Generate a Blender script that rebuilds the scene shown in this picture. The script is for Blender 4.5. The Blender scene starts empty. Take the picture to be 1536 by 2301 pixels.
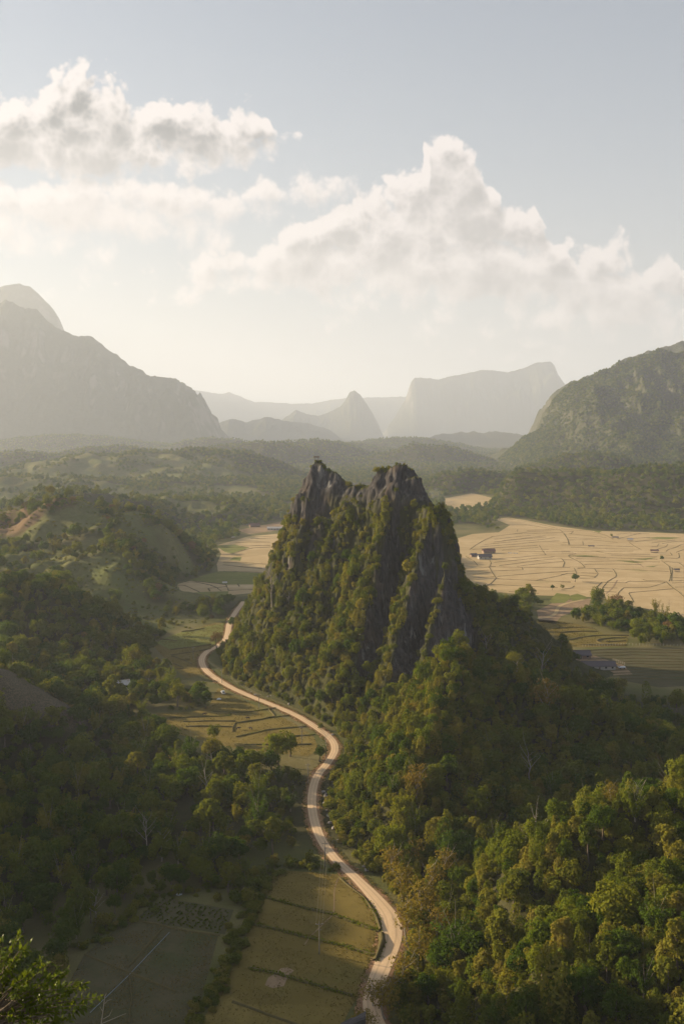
import bpy, bmesh, math, random
import numpy as np
from mathutils import Vector, Matrix

R = math.radians
SC = bpy.context.scene
COL = SC.collection
rng = np.random.default_rng(7)
random.seed(7)

# ------------------------------------------------------------------ camera
PITCH = R(4.86)
CAMZ = 150.0
FPX = 2237.0
cam_d = bpy.data.cameras.new('camera')
cam = bpy.data.objects.new('camera', cam_d)
COL.objects.link(cam)
cam.location = (0, 0, CAMZ)
cam.rotation_euler = (R(90) - PITCH, 0, 0)
cam_d.sensor_fit = 'VERTICAL'
cam_d.sensor_height = 36.0
cam_d.lens = 35.0
cam_d.clip_start = 0.5
cam_d.clip_end = 80000
SC.camera = cam

# ------------------------------------------------------------------ sun, exposure
SUN_AZ, SUN_EL = R(-69), R(17)
sun_d = bpy.data.lights.new('sun', 'SUN')
sun_d.energy = 5.0
sun_d.angle = R(0.5)
sun_d.color = (1.0, 0.79, 0.51)
sun = bpy.data.objects.new('sun', sun_d)
COL.objects.link(sun)
to_sun = Vector((math.sin(SUN_AZ) * math.cos(SUN_EL), math.cos(SUN_AZ) * math.cos(SUN_EL), math.sin(SUN_EL)))
sun.rotation_euler = to_sun.to_track_quat('Z', 'Y').to_euler()
sun.location = (-400, 200, 900)

SC.view_settings.view_transform = 'Standard'
SC.view_settings.look = 'None'
SC.view_settings.exposure = 1.38
SC.view_settings.gamma = 1.0
SC.view_settings.use_curve_mapping = False
cy = SC.cycles
cy.max_bounces = 5
cy.diffuse_bounces = 2
cy.glossy_bounces = 1
cy.transmission_bounces = 3
cy.transparent_max_bounces = 4
cy.volume_bounces = 1
cy.use_denoising = True
cy.sample_clamp_indirect = 4.0
cy.caustics_reflective = False
cy.caustics_refractive = False


# ------------------------------------------------------------------ node helpers
class NT:
    def __init__(self, tree):
        self.t = tree
        self.n = tree.nodes
        self.l = tree.links

    def new(self, typ, **kw):
        nd = self.n.new(typ)
        for k, v in kw.items():
            setattr(nd, k, v)
        return nd

    def put(self, sock, v):
        if isinstance(v, bpy.types.NodeSocket):
            self.l.new(v, sock)
        elif v is not None:
            sock.default_value = v

    def math(self, op, a, b=None, c=None, clamp=False):
        nd = self.new('ShaderNodeMath', operation=op, use_clamp=clamp)
        self.put(nd.inputs[0], a)
        if b is not None:
            self.put(nd.inputs[1], b)
        if c is not None:
            self.put(nd.inputs[2], c)
        return nd.outputs[0]

    def vmath(self, op, a, b=None, out=0):
        nd = self.new('ShaderNodeVectorMath', operation=op)
        self.put(nd.inputs[0], a)
        if b is not None:
            self.put(nd.inputs[3 if op == 'SCALE' else 1], b)
        return nd.outputs[out]

    def noise(self, vec, scale, detail=4, rough=0.55, dist=0.0, dim='3D'):
        nd = self.new('ShaderNodeTexNoise', noise_dimensions=dim)
        if vec is not None:
            self.put(nd.inputs['Vector'], vec)
        nd.inputs['Scale'].default_value = scale
        nd.inputs['Detail'].default_value = detail
        nd.inputs['Roughness'].default_value = rough
        nd.inputs['Distortion'].default_value = dist
        return nd.outputs['Fac']

    def ramp(self, fac, pts):
        nd = self.new('ShaderNodeValToRGB')
        cr = nd.color_ramp
        while len(cr.elements) < len(pts):
            cr.elements.new(0.5)
        for e, (p, c) in zip(cr.elements, pts):
            e.position = p
            e.color = (c, c, c, 1) if isinstance(c, (int, float)) else (*c, 1)
        self.put(nd.inputs[0], fac)
        return nd.outputs[0]

    def mix(self, fac, a, b, blend='MIX'):
        nd = self.new('ShaderNodeMix', data_type='RGBA', blend_type=blend)
        self.put(nd.inputs[0], fac)
        for s, v in ((nd.inputs[6], a), (nd.inputs[7], b)):
            if isinstance(v, tuple) and len(v) == 3:
                v = (*v, 1)
            self.put(s, v)
        return nd.outputs[2]

    def smooth(self, x, lo, hi):
        nd = self.new('ShaderNodeMapRange', interpolation_type='SMOOTHSTEP')
        self.put(nd.inputs[0], x)
        nd.inputs[1].default_value = lo
        nd.inputs[2].default_value = hi
        return nd.outputs[0]


# ------------------------------------------------------------------ world: hazy evening sky with cumulus
def px_dir(x, y):
    u, v = (x - 768) / FPX, (1150.5 - y) / FPX
    d = Vector((u, math.cos(PITCH) + v * math.sin(PITCH), -math.sin(PITCH) + v * math.cos(PITCH)))
    return d.normalized()


def px_ae(x, y):
    d = px_dir(x, y)
    return math.atan2(d.x, d.y), math.asin(d.z)


def build_world():
    w = bpy.data.worlds.new('World')
    SC.world = w
    w.use_nodes = True
    w.cycles.sampling_method = 'MANUAL'
    w.cycles.sample_map_resolution = 512
    t = NT(w.node_tree)
    t.n.clear()
    sky = t.new('ShaderNodeTexSky', sky_type='NISHITA')
    sky.sun_disc = False
    sky.sun_elevation = SUN_EL
    sky.sun_rotation = SUN_AZ
    sky.altitude = 300
    sky.air_density = 1.0
    sky.dust_density = 1.6
    sky.ozone_density = 1.0
    SKY_K = 0.05
    # clear-air sky seen through haze whose path grows towards the horizon
    tc0 = t.new('ShaderNodeTexCoord')
    sx0 = t.new('ShaderNodeSeparateXYZ')
    t.put(sx0.inputs[0], tc0.outputs['Generated'])
    path = t.math('DIVIDE', -0.16, t.math('MAXIMUM', sx0.outputs[2], 0.02))
    veil = t.math('SUBTRACT', 1.0, t.math('POWER', 2.718, path))
    skyc = t.mix(veil, t.vmath('SCALE', sky.outputs[0], SKY_K), (0.245, 0.242, 0.242))
    # cloud field in angles (azimuth, elevation): banks with a top and a base line, broken up by noise
    g = bpy.data.node_groups.new('cloud_field', 'ShaderNodeTree')
    g.interface.new_socket('ae', in_out='INPUT', socket_type='NodeSocketVector')
    g.interface.new_socket('density', in_out='OUTPUT', socket_type='NodeSocketFloat')
    q = NT(g)
    gi = q.new('NodeGroupInput')
    go = q.new('NodeGroupOutput')
    ae = gi.outputs[0]
    warp = q.new('ShaderNodeTexNoise', noise_dimensions='2D')
    q.put(warp.inputs['Vector'], ae)
    warp.inputs['Scale'].default_value = 26.0
    warp.inputs['Detail'].default_value = 2.0
    wv = q.vmath('SCALE', q.vmath('SUBTRACT', warp.outputs['Color'], (0.5, 0.5, 0.5)), 0.014)
    p = q.vmath('ADD', ae, wv)
    sep = q.new('ShaderNodeSeparateXYZ')
    q.put(sep.inputs[0], p)
    A0, A1, E1 = -0.45, 0.45, 0.5
    un = q.math('DIVIDE', q.math('SUBTRACT', sep.outputs[0], A0), A1 - A0, clamp=True)
    en = q.math('DIVIDE', sep.outputs[1], E1)

    def curve(pts):
        nd = q.new('ShaderNodeFloatCurve')
        c = nd.mapping.curves[0]
        cp = sorted((min(1, max(0, (px_ae(x, y)[0] - A0) / (A1 - A0))), px_ae(x, y)[1] / E1) for x, y in pts)
        c.points[0].location = (0.0, cp[0][1])
        c.points[1].location = (1.0, cp[-1][1])
        for u_, v_ in cp:
            if 0.001 < u_ < 0.999:
                c.points.new(u_, v_)
        for k in c.points:
            k.handle_type = 'VECTOR'
        nd.mapping.update()
        q.put(nd.inputs['Value'], un)
        return nd.outputs[0]
    sc2 = q.vmath('MULTIPLY', ae, (1.0, 1.2, 1.0))
    n1 = q.math('SUBTRACT', q.noise(sc2, 18.0, 6, 0.54, 0.2, '2D'), 0.5)
    vo = q.new('ShaderNodeTexVoronoi', voronoi_dimensions='2D', feature='SMOOTH_F1')
    q.put(vo.inputs['Vector'], p)
    vo.inputs['Scale'].default_value = 34.0
    vo.inputs['Smoothness'].default_value = 0.35
    if 'Detail' in vo.inputs:
        vo.inputs['Detail'].default_value = 2.0
        vo.inputs['Roughness'].default_value = 0.55
        vo.inputs['Lacunarity'].default_value = 2.3
    bil = q.math('SUBTRACT', 0.42, vo.outputs['Distance'])
    nz = q.math('ADD', q.math('MULTIPLY', n1, 1.9), q.math('MULTIPLY', bil, 1.0))
    cov = None
    for top, base, soft, gain in CLOUDS:
        up = q.math('ADD', q.math('DIVIDE', q.math('SUBTRACT', curve(top), en), 0.045), q.math('ADD', nz, 0.28))
        dn = q.math('ADD', q.math('DIVIDE', q.math('SUBTRACT', en, curve(base)), soft), q.math('MULTIPLY', nz, 0.55))
        f = q.math('MULTIPLY', q.math('MINIMUM', q.math('MINIMUM', up, dn), q.math('ADD', q.math('MULTIPLY', nz, 0.8), 0.9)), gain)
        cov = f if cov is None else q.math('MAXIMUM', cov, f)
    # the same kind of broken cloud goes on outside the picture
    low = q.noise(ae, 2.2, 1, 0.5, 0, '2D')
    away = q.smooth(q.math('ABSOLUTE', sep.outputs[0]), 0.36, 0.6)
    out_c = q.math('ADD', q.math('SUBTRACT', q.math('MULTIPLY', q.smooth(low, 0.42, 0.68), q.math('MULTIPLY', q.math('MULTIPLY', away, q.smooth(sep.outputs[1], 0.55, 0.33)), 2.3)), 1.5), nz)
    dens = q.math('MAXIMUM', q.math('MAXIMUM', cov, -1.5), out_c)
    q.put(go.inputs[0], dens)
    # directions
    tc = t.new('ShaderNodeTexCoord')
    sx = t.new('ShaderNodeSeparateXYZ')
    t.put(sx.inputs[0], tc.outputs['Generated'])
    az = t.math('ARCTAN2', sx.outputs[0], sx.outputs[1])
    el = t.math('ARCSINE', sx.outputs[2])
    cx = t.new('ShaderNodeCombineXYZ')
    t.put(cx.inputs[0], az)
    t.put(cx.inputs[1], el)

    def field(off):
        gn = t.new('ShaderNodeGroup')
        gn.node_tree = g
        t.put(gn.inputs[0], t.vmath('ADD', cx.outputs[0], off))
        return gn.outputs[0]
    d0 = field((0, 0, 0))
    d1 = field((-0.006, 0.012, 0))
    alpha = t.smooth(d0, -0.14, 0.26)
    lee = t.smooth(t.math('SUBTRACT', d1, d0), -0.8, 0.8)
    shade = t.math('ADD', t.math('MULTIPLY', lee, 0.25), t.math('MULTIPLY', t.smooth(d1, -0.1, 1.0), 0.75), clamp=True)
    lit_c = (0.37, 0.337, 0.32)
    dark_c = t.mix(t.smooth(el, 0.23, 0.30), (0.175, 0.166, 0.164), (0.055, 0.062, 0.068))  # cloud light and shade painted into the sky colour, deeper on the high bank
    cc = t.mix(shade, lit_c, dark_c)
    above = t.smooth(el, 0.0, 0.03)
    fin = t.mix(t.math('MULTIPLY', t.math('MULTIPLY', alpha, 0.93), above), skyc, cc)
    bg = t.new('ShaderNodeBackground')
    t.put(bg.inputs[0], fin)
    out = t.new('ShaderNodeOutputWorld')
    t.l.new(bg.outputs[0], out.inputs[0])


CLOUDS = [
    # (top line, base line, softness of the base, gain): upper-left bank, veil under it, long diagonal bank
    ([(-120, 235), (0, 240), (60, 215), (110, 178), (160, 165), (210, 178), (240, 165), (290, 195), (350, 228), (385, 218), (420, 238), (500, 228), (570, 228), (610, 258), (650, 290), (690, 360), (1700, 420)],
     [(-120, 395), (0, 402), (200, 418), (400, 412), (560, 376), (640, 325), (690, 290), (1700, 290)], 0.08, 1.0),
    ([(-120, 405), (100, 392), (170, 380), (300, 405), (420, 415), (540, 428), (580, 402), (680, 402), (705, 432), (760, 402), (820, 425), (870, 480), (900, 560), (1700, 600)],
     [(-120, 640), (100, 620), (300, 600), (500, 580), (650, 530), (800, 480), (1700, 440)], 0.2, 0.6),
    ([(-120, 700), (300, 640), (380, 592), (560, 562), (600, 532), (640, 492), (700, 497), (740, 472), (800, 442), (830, 422), (880, 402), (925, 380), (944, 368), (956, 314), (990, 302), (1030, 292), (1052, 322), (1072, 352), (1088, 388),
      (1104, 424), (1125, 468), (1180, 467), (1205, 472), (1225, 522), (1250, 552), (1290, 552), (1350, 537), (1400, 524), (1422, 542), (1440, 580), (1500, 582), (1530, 602), (1700, 615)],
     [(-120, 600), (380, 670), (700, 720), (900, 745), (1100, 770), (1300, 785), (1536, 790), (1700, 790)], 0.19, 0.95),
]
build_world()

# ------------------------------------------------------------------ pixel <-> place
def G(x, y, z=0.0):
    """point of the valley floor (height z) seen at a photograph pixel"""
    d = px_dir(x, y)
    k = (z - CAMZ) / d.z
    return np.array((d.x * k, d.y * k))


def P(x, y, Y):
    d = px_dir(x, y)
    k = Y / d.y
    return (d.x * k, Y, CAMZ + d.z * k)


def project(X, Y, Z):
    cp, sp = math.cos(PITCH), math.sin(PITCH)
    dep = Y * cp - (Z - CAMZ) * sp
    up = Y * sp + (Z - CAMZ) * cp
    dep = np.maximum(dep, 0.01)
    return 768 + FPX * X / dep, 1150.5 - FPX * up / dep, dep


# ------------------------------------------------------------------ noise (gradient noise on numpy arrays)
_perm = np.random.default_rng(3).permutation(256).astype(np.int64)
_perm = np.concatenate([_perm, _perm, _perm])
_g3 = np.random.default_rng(4).normal(size=(256, 3))
_g3 /= np.linalg.norm(_g3, axis=1)[:, None]


def pnoise(x, y, z=0.0):
    x, y, z = np.broadcast_arrays(np.asarray(x, float), np.asarray(y, float), np.asarray(z, float))
    xi, yi, zi = np.floor(x).astype(np.int64), np.floor(y).astype(np.int64), np.floor(z).astype(np.int64)
    xf, yf, zf = x - xi, y - yi, z - zi
    f = lambda t: t * t * t * (t * (t * 6 - 15) + 10)
    u, v, w = f(xf), f(yf), f(zf)
    xi &= 255; yi &= 255; zi &= 255
    r = 0
    for dx in (0, 1):
        for dy in (0, 1):
            for dz in (0, 1):
                h = _perm[_perm[_perm[(xi + dx) & 255] + ((yi + dy) & 255)] + ((zi + dz) & 255)]
                g = _g3[h]
                d = g[..., 0] * (xf - dx) + g[..., 1] * (yf - dy) + g[..., 2] * (zf - dz)
                r = r + d * (u if dx else 1 - u) * (v if dy else 1 - v) * (w if dz else 1 - w)
    return r * 1.6


def fbm(x, y, z=0.0, octv=4, gain=0.5):
    r, a, f = 0, 1.0, 1.0
    for i in range(octv):
        r = r + a * pnoise(x * f + i * 17.3, y * f - i * 9.1, np.asarray(z) * f + i * 5.7)
        a *= gain
        f *= 2.03
    return r


def ridged(x, y, z=0.0, octv=4, gain=0.5):
    r, a, f = 0, 1.0, 1.0
    for i in range(octv):
        r = r + a * (1 - np.abs(pnoise(x * f + i * 11.3, y * f + i * 7.7, np.asarray(z) * f)) * 1.8)
        a *= gain
        f *= 2.1
    return r


def sstep(x, a, b):
    t = np.clip((x - a) / (b - a), 0, 1)
    return t * t * (3 - 2 * t)


# ------------------------------------------------------------------ mesh helpers
def mesh_np(name, V, F, smooth=False):
    """V (n,3), F (m,k) with constant k, or list of such arrays"""
    V = np.asarray(V, np.float32)
    Fs = F if isinstance(F, list) else [F]
    me = bpy.data.meshes.new(name)
    me.vertices.add(len(V))
    me.vertices.foreach_set('co', V.ravel())
    nl = sum(f.size for f in Fs)
    npoly = sum(len(f) for f in Fs)
    me.loops.add(nl)
    me.polygons.add(npoly)
    me.loops.foreach_set('vertex_index', np.concatenate([f.ravel() for f in Fs]).astype(np.int32))
    tot = np.concatenate([np.full(len(f), f.shape[1]) for f in Fs]).astype(np.int32)
    st = np.concatenate([[0], np.cumsum(tot)[:-1]]).astype(np.int32)
    me.polygons.foreach_set('loop_start', st)
    me.polygons.foreach_set('loop_total', tot)
    if smooth:
        me.polygons.foreach_set('use_smooth', np.ones(npoly, bool))
    me.update(calc_edges=True)
    return me


def grid_faces(nx, ny):
    i = np.arange(nx * ny).reshape(ny, nx)
    return np.stack([i[:-1, :-1], i[:-1, 1:], i[1:, 1:], i[1:, :-1]], -1).reshape(-1, 4)


def link(name, me, mat=None, parent=None, loc=None):
    o = bpy.data.objects.new(name, me)
    COL.objects.link(o)
    if mat is not None and me is not None and not me.materials:
        me.materials.append(mat)
    if parent is not None:
        o.parent = parent
    if loc is not None:
        o.location = loc
    return o


def tag(o, label=None, cat=None, group=None, kind=None):
    if label:
        o['label'] = label
    if cat:
        o['category'] = cat
    if group:
        o['group'] = group
    if kind:
        o['kind'] = kind
    return o


def structure(name, me, mat, label=None, cat=None):
    o = link(name, me, mat)
    return tag(o, label, cat, None, 'structure')


def empty(name, loc, rz=0.0, scale=1.0):
    o = bpy.data.objects.new(name, None)
    COL.objects.link(o)
    o.location = loc
    o.rotation_euler = (0, 0, rz)
    o.scale = (scale,) * 3
    o.empty_display_size = 1
    return o


def fattr(me, name, vals):
    a = me.attributes.new(name, 'FLOAT', 'POINT')
    a.data.foreach_set('value', np.asarray(vals, np.float32).ravel())


def seg_dist(X, Y, poly, closed=False):
    """distance to a polyline and the parameter (segment index + t) of the nearest point"""
    best = np.full(X.shape, 1e9)
    par = np.zeros(X.shape)
    side = np.zeros(X.shape)
    n = len(poly)
    for i in range(n if closed else n - 1):
        a, b = poly[i][:2], poly[(i + 1) % n][:2]
        dx, dy = b[0] - a[0], b[1] - a[1]
        L = dx * dx + dy * dy + 1e-9
        t = np.clip(((X - a[0]) * dx + (Y - a[1]) * dy) / L, 0, 1)
        ex, ey = X - a[0] - t * dx, Y - a[1] - t * dy
        d = np.hypot(ex, ey)
        m = d < best
        best = np.where(m, d, best)
        par = np.where(m, i + t, par)
        side = np.where(m, np.sign(dx * ey - dy * ex), side)
    return best, par, side


def inside(X, Y, poly):
    r = np.zeros(X.shape, bool)
    n = len(poly)
    for i in range(n):
        (x0, y0), (x1, y1) = poly[i][:2], poly[(i + 1) % n][:2]
        c = ((y0 > Y) != (y1 > Y)) & (X < (x1 - x0) * (Y - y0) / (y1 - y0 + 1e-12) + x0)
        r ^= c
    return r


def spline(pts, n):
    """Catmull-Rom through points, n samples per span"""
    p = np.asarray(pts, float)
    p = np.vstack([2 * p[0] - p[1], p, 2 * p[-1] - p[-2]])
    out = []
    for i in range(1, len(p) - 2):
        for k in range(n):
            t = k / n
            a, b, c, d = p[i - 1], p[i], p[i + 1], p[i + 2]
            out.append(0.5 * ((2 * b) + (c - a) * t + (2 * a - 5 * b + 4 * c - d) * t * t + (3 * b - a - 3 * c + d) * t ** 3))
    out.append(p[-2])
    return np.array(out)


# ------------------------------------------------------------------ plan of the valley floor
ROAD_PX = [(548, 1352), (530, 1375), (516, 1400), (509, 1432), (490, 1452), (464, 1466), (453, 1485), (466, 1510), (510, 1540), (560, 1564), (610, 1584),
           (665, 1608), (708, 1634), (742, 1660), (752, 1684), (738, 1712), (714, 1742), (702, 1778), (702, 1825), (718, 1880),
           (752, 1930), (800, 1975), (845, 2022), (874, 2062), (880, 2105), (866, 2155), (846, 2205), (834, 2255), (850, 2310), (905, 2360)]
ROAD = spline([G(x, y) for x, y in ROAD_PX], 8)

FIELDS_PX = {
    'right': [(1003, 1240), (1010, 1215), (1060, 1200), (1120, 1196), (1145, 1180), (1110, 1166), (1140, 1163), (1185, 1170), (1245, 1182), (1330, 1193), (1450, 1196),
              (1620, 1203), (1640, 1420), (1480, 1375), (1340, 1342), (1215, 1338), (1100, 1330), (1040, 1300)],
    'lower': [(1200, 1392), (1260, 1396), (1330, 1410), (1355, 1424), (1412, 1430), (1405, 1452), (1300, 1455), (1200, 1440)],
    'mid': [(400, 1312), (440, 1302), (490, 1285), (487, 1268), (497, 1245), (488, 1225), (560, 1205), (640, 1198), (680, 1230), (680, 1330), (560, 1333), (440, 1345), (392, 1338)],
    'bend': [(345, 1452), (380, 1432), (440, 1412), (480, 1400), (505, 1398), (497, 1440), (455, 1462), (440, 1490), (460, 1515), (420, 1525), (385, 1495)],
    'road': [(350, 1602), (430, 1600), (470, 1585), (490, 1545), (520, 1562), (600, 1597), (660, 1624), (705, 1655), (716, 1685), (690, 1700), (600, 1690), (520, 1680), (400, 1650)],
    'near': [(620, 1955), (760, 1965), (800, 2005), (840, 2050), (857, 2095), (850, 2150), (835, 2195), (790, 2260), (760, 2320), (440, 2320), (520, 2180), (580, 2040)],
    'dark': [(190, 2145), (285, 2070), (390, 2083), (490, 2104), (470, 2180), (430, 2320), (120, 2320), (160, 2200)],
    'plot': [(300, 2070), (330, 2045), (370, 2018), (440, 2030), (525, 2045), (505, 2100), (395, 2082)],
    'crop': [(1290, 1462), (1400, 1455), (1640, 1456), (1660, 1535), (1480, 1545), (1400, 1530), (1350, 1480)],
    'track': [(1205, 1372), (1250, 1350), (1330, 1345), (1320, 1362), (1260, 1385), (1245, 1402), (1210, 1398)],
    'far': [(1000, 1120), (1060, 1108), (1110, 1120), (1090, 1140), (1030, 1150), (1000, 1145)],
    'yard': [(1285, 1478), (1330, 1472), (1400, 1495), (1420, 1515), (1330, 1520), (1280, 1500)],
    'farm': [(1000, 1195), (1050, 1180), (1062, 1192), (1020, 1205)],
    'village': [(530, 1192), (640, 1170), (660, 1188), (560, 1200)],
}
FIELDS = {k: [G(x, y) for x, y in v] for k, v in FIELDS_PX.items()}


def open_dist(X, Y):
    """distance to the nearest field (0 inside) / to the road centre line"""
    d = np.full(X.shape, 1e9)
    for k, poly in FIELDS.items():
        e, _, _ = seg_dist(X, Y, poly, True)
        e = np.where(inside(X, Y, poly), 0, e)
        d = np.minimum(d, e)
    r, _, _ = seg_dist(X, Y, ROAD[::2])
    return d, r


# ------------------------------------------------------------------ hills of the terrain sheet
def bump(X, Y, cx, cy_, rx, ry, h, rot=0.0, p=1.6):
    c, s = math.cos(rot), math.sin(rot)
    u, v = ((X - cx) * c + (Y - cy_) * s) / rx, (-(X - cx) * s + (Y - cy_) * c) / ry
    q = np.clip(1 - (u * u + v * v), 0, None)
    return h * q ** p


def ridge(X, Y, pts, w, p=1.5):
    d, t, _ = seg_dist(X, Y, pts)
    z = np.interp(t, range(len(pts)), [q[2] for q in pts])
    return z * np.clip(1 - d / w, 0, 1) ** p


def px_bump(x, y, D, rx, ry, rot=0.0, p=1.6):
    X, Y, Z = P(x, y, D)
    return (X, Y, rx, ry, Z, rot, p)


HILLS = [
    px_bump(-60, 1350, 690, 160, 80, 0.2), px_bump(120, 1400, 672, 95, 58, -0.4),
    px_bump(170, 1238, 880, 170, 110, -0.3), px_bump(-40, 1165, 1050, 230, 130, 0.1), px_bump(320, 1185, 1010, 130, 120, -0.6),
    px_bump(90, 1190, 1000, 150, 90, 0), px_bump(440, 1240, 960, 70, 60, 0),
    px_bump(310, 1024, 2900, 520, 420, -0.4), px_bump(130, 1080, 2300, 400, 280, 0.2), px_bump(385, 1122, 1650, 190, 150, -0.3),
    px_bump(-80, 1085, 2100, 420, 280, 0), px_bump(470, 1078, 2500, 290, 210, -0.2), px_bump(230, 1130, 1500, 170, 120, 0.3),
    px_bump(900, 984, 6300, 620, 500, 0), px_bump(760, 996, 5600, 460, 400, 0), px_bump(560, 1000, 5800, 700, 500, 0.0), px_bump(300, 1003, 5600, 1000, 500, 0), px_bump(60, 1003, 5400, 900, 500, 0), px_bump(640, 1016, 4200, 420, 300, 0),
    px_bump(150, 1046, 2700, 260, 220, 0.2), px_bump(430, 1040, 3100, 300, 240, -0.2), px_bump(20, 1016, 3500, 420, 300, 0.1), px_bump(250, 1004, 3900, 420, 300, 0), px_bump(560, 1000, 4100, 380, 280, 0),
    px_bump(690, 988, 4700, 420, 300, 0), px_bump(480, 984, 5200, 420, 300, 0), px_bump(960, 1000, 4300, 330, 240, 0), px_bump(60, 1130, 1500, 200, 130, -0.2), px_bump(540, 1030, 3000, 230, 180, 0), px_bump(150, 980, 5600, 600, 350, 0),
    px_bump(1400, 1068, 1950, 380, 190, 0.15), px_bump(1560, 1062, 1800, 260, 190, 0), px_bump(1165, 1088, 1950, 150, 120, 0), px_bump(1250, 1080, 2100, 200, 150, 0),
    px_bump(1060, 1058, 2350, 170, 120, 0), px_bump(1090, 966, 8500, 900, 400, 0), px_bump(1330, 1025, 2700, 300, 200, 0),
]
SHADE_RIDGE = [(-330, 130, 105), (-335, 270, 150), (-335, 352, 166), (-335, 378, 128), (-335, 398, 108), (-333, 440, 106), (-330, 485, 101), (-330, 520, 72), (-335, 570, 44), (-350, 640, 30), (-380, 780, 24)]
SPUR = [(175, 300, 62), (110, 300, 41), (78, 282, 34), (51, 268, 24), (32, 262, 12)]


def terrain_raw(X, Y):
    z = np.zeros(X.shape)
    for h in HILLS:
        z = np.maximum(z, 0) + bump(X, Y, *h) * (1 - 0.55 * np.clip(z / 60, 0, 1))
    z = np.maximum(z, ridge(X, Y, SHADE_RIDGE, 190, 1.25))
    z = np.maximum(z, bump(X, Y, -185, 465, 75, 60, 40))
    # slope on the right of the road, spur, low ridge in front of the tower
    r = np.maximum(ridge(X, Y, SPUR, 60, 1.2), bump(X, Y, 130, 215, 125, 120, 36, 0, 1.2))
    r = np.maximum(r, ridge(X, Y, [(30, 470, 30), (60, 458, 34), (95, 450, 28), (124, 452, 14)], 44, 1.2))
    r = np.maximum(r, ridge(X, Y, [(58, 470, 42), (44, 428, 38), (32, 385, 28), (20, 352, 12)], 46, 1.15))
    r = np.maximum(r, bump(X, Y, 80, 380, 75, 110, 4, 0, 1.0))
    z = np.maximum(z, r)
    # the hill that carries the camera
    d = np.hypot(X / 1.3, np.maximum(Y, 0)) + np.where(Y < 0, np.abs(X) * 0.0, 0)
    z = np.maximum(z, 147.6 - 1.25 * np.maximum(d - 1.0, 0) * np.where(d > 90, 1.0, 1.0))
    return z


def axis(parts):
    out = [parts[0][0]]
    for a, b, s in parts:
        n = max(1, int(round((b - a) / s)))
        out += list(a + (b - a) * (np.arange(1, n + 1) / n))
    return np.array(out)


GX = axis([(-26000, -8000, 3000), (-8000, -3000, 500), (-3000, -1600, 60), (-1600, -900, 18), (-900, -360, 9), (-360, 240, 3), (240, 900, 9), (900, 1500, 18), (1500, 3000, 60), (3000, 8000, 500), (8000, 21000, 2800)])
GY = axis([(-3000, -300, 300), (-300, 0, 15), (0, 720, 3), (720, 1100, 5), (1100, 2100, 9), (2100, 3400, 16), (3400, 7400, 50), (7400, 9000, 400), (9000, 45000, 3000)])
gx, gy = np.meshgrid(GX, GY)
_od, _rd = open_dist(gx, gy)
gz = terrain_raw(gx, gy)
_n = fbm(gx / 55, gy / 55, 0.3, 4) * 7 + fbm(gx / 14, gy / 14, 1.3, 2) * 1.2
_e = (ridged(gx / 120, gy / 120, 2.4, 3, 0.5) - 1.15) * 11 * sstep(gy, 640, 900) * sstep(gz, 6, 30)
gz = gz + (_n + _e) * sstep(gz, 2, 18) * sstep(gy, 60, 160)
gz = np.maximum(gz, 0)
_flat = sstep(_od, 3, 40) * sstep(_rd, 6.5, 34)
_flat = np.where(gy > 60, _flat, 1)
gz = gz * _flat
gz = np.where(gz < 0.02, 0.0, gz)


def HZ(x, y):
    """terrain height, bilinear on the sheet's own grid"""
    x, y = np.asarray(x, float), np.asarray(y, float)
    i = np.clip(np.searchsorted(GX, x) - 1, 0, len(GX) - 2)
    j = np.clip(np.searchsorted(GY, y) - 1, 0, len(GY) - 2)
    u, v = (x - GX[i]) / (GX[i + 1] - GX[i]), (y - GY[j]) / (GY[j + 1] - GY[j])
    return (gz[j, i] * (1 - u) + gz[j, i + 1] * u) * (1 - v) + (gz[j + 1, i] * (1 - u) + gz[j + 1, i + 1] * u) * v


# grass hills (world ellipses), 1 = open grass or scrub
def grass_amount(X, Y):
    g = np.zeros(X.shape)
    for (x, y, D, rx, ry) in [(150, 1262, 850, 120, 80), (290, 1060, 2700, 330, 260), (170, 1112, 2150, 260, 120), (400, 1132, 1600, 110, 50), (60, 1180, 1000, 160, 70),
                              (-40, 1105, 2000, 300, 130), (330, 1330, 760, 55, 50), (200, 1180, 1010, 60, 40), (480, 1095, 2300, 120, 90)]:
        cx, c_y, _ = P(x, y, D)
        q = ((X - cx) / rx) ** 2 + ((Y - c_y) / ry) ** 2
        g = np.maximum(g, sstep(1.25 - q + 0.5 * fbm(X / 45, Y / 45, 2.2, 3), 0.0, 0.5))
    return g


def bare_amount(X, Y):
    cx, c_y, _ = P(20, 1540, 465)
    q = ((X - cx) / 34) ** 2 + ((Y - c_y) / 26) ** 2
    return sstep(1.1 - q + 0.3 * fbm(X / 20, Y / 20, 5.2, 3), 0.0, 0.35)


# ------------------------------------------------------------------ materials of the ground
def new_mat(name):
    m = bpy.data.materials.new(name)
    m.use_nodes = True
    t = NT(m.node_tree)
    t.n.clear()
    return m, t


def finish(t, color, rough=0.9, bump_h=None, bump_d=1.0, spec=0.15):
    b = t.new('ShaderNodeBsdfPrincipled')
    t.put(b.inputs['Base Color'], color if not (isinstance(color, tuple) and len(color) == 3) else (*color, 1))
    t.put(b.inputs['Roughness'], rough)
    b.inputs['Specular IOR Level'].default_value = spec
    if bump_h is not None:
        bn = t.new('ShaderNodeBump')
        bn.inputs['Distance'].default_value = bump_d
        bn.inputs['Strength'].default_value = 0.8
        t.put(bn.inputs['Height'], bump_h)
        t.l.new(bn.outputs[0], b.inputs['Normal'])
    o = t.new('ShaderNodeOutputMaterial')
    t.l.new(b.outputs[0], o.inputs[0])


def obj_co(t):
    return t.new('ShaderNodeTexCoord').outputs['Object']


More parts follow.
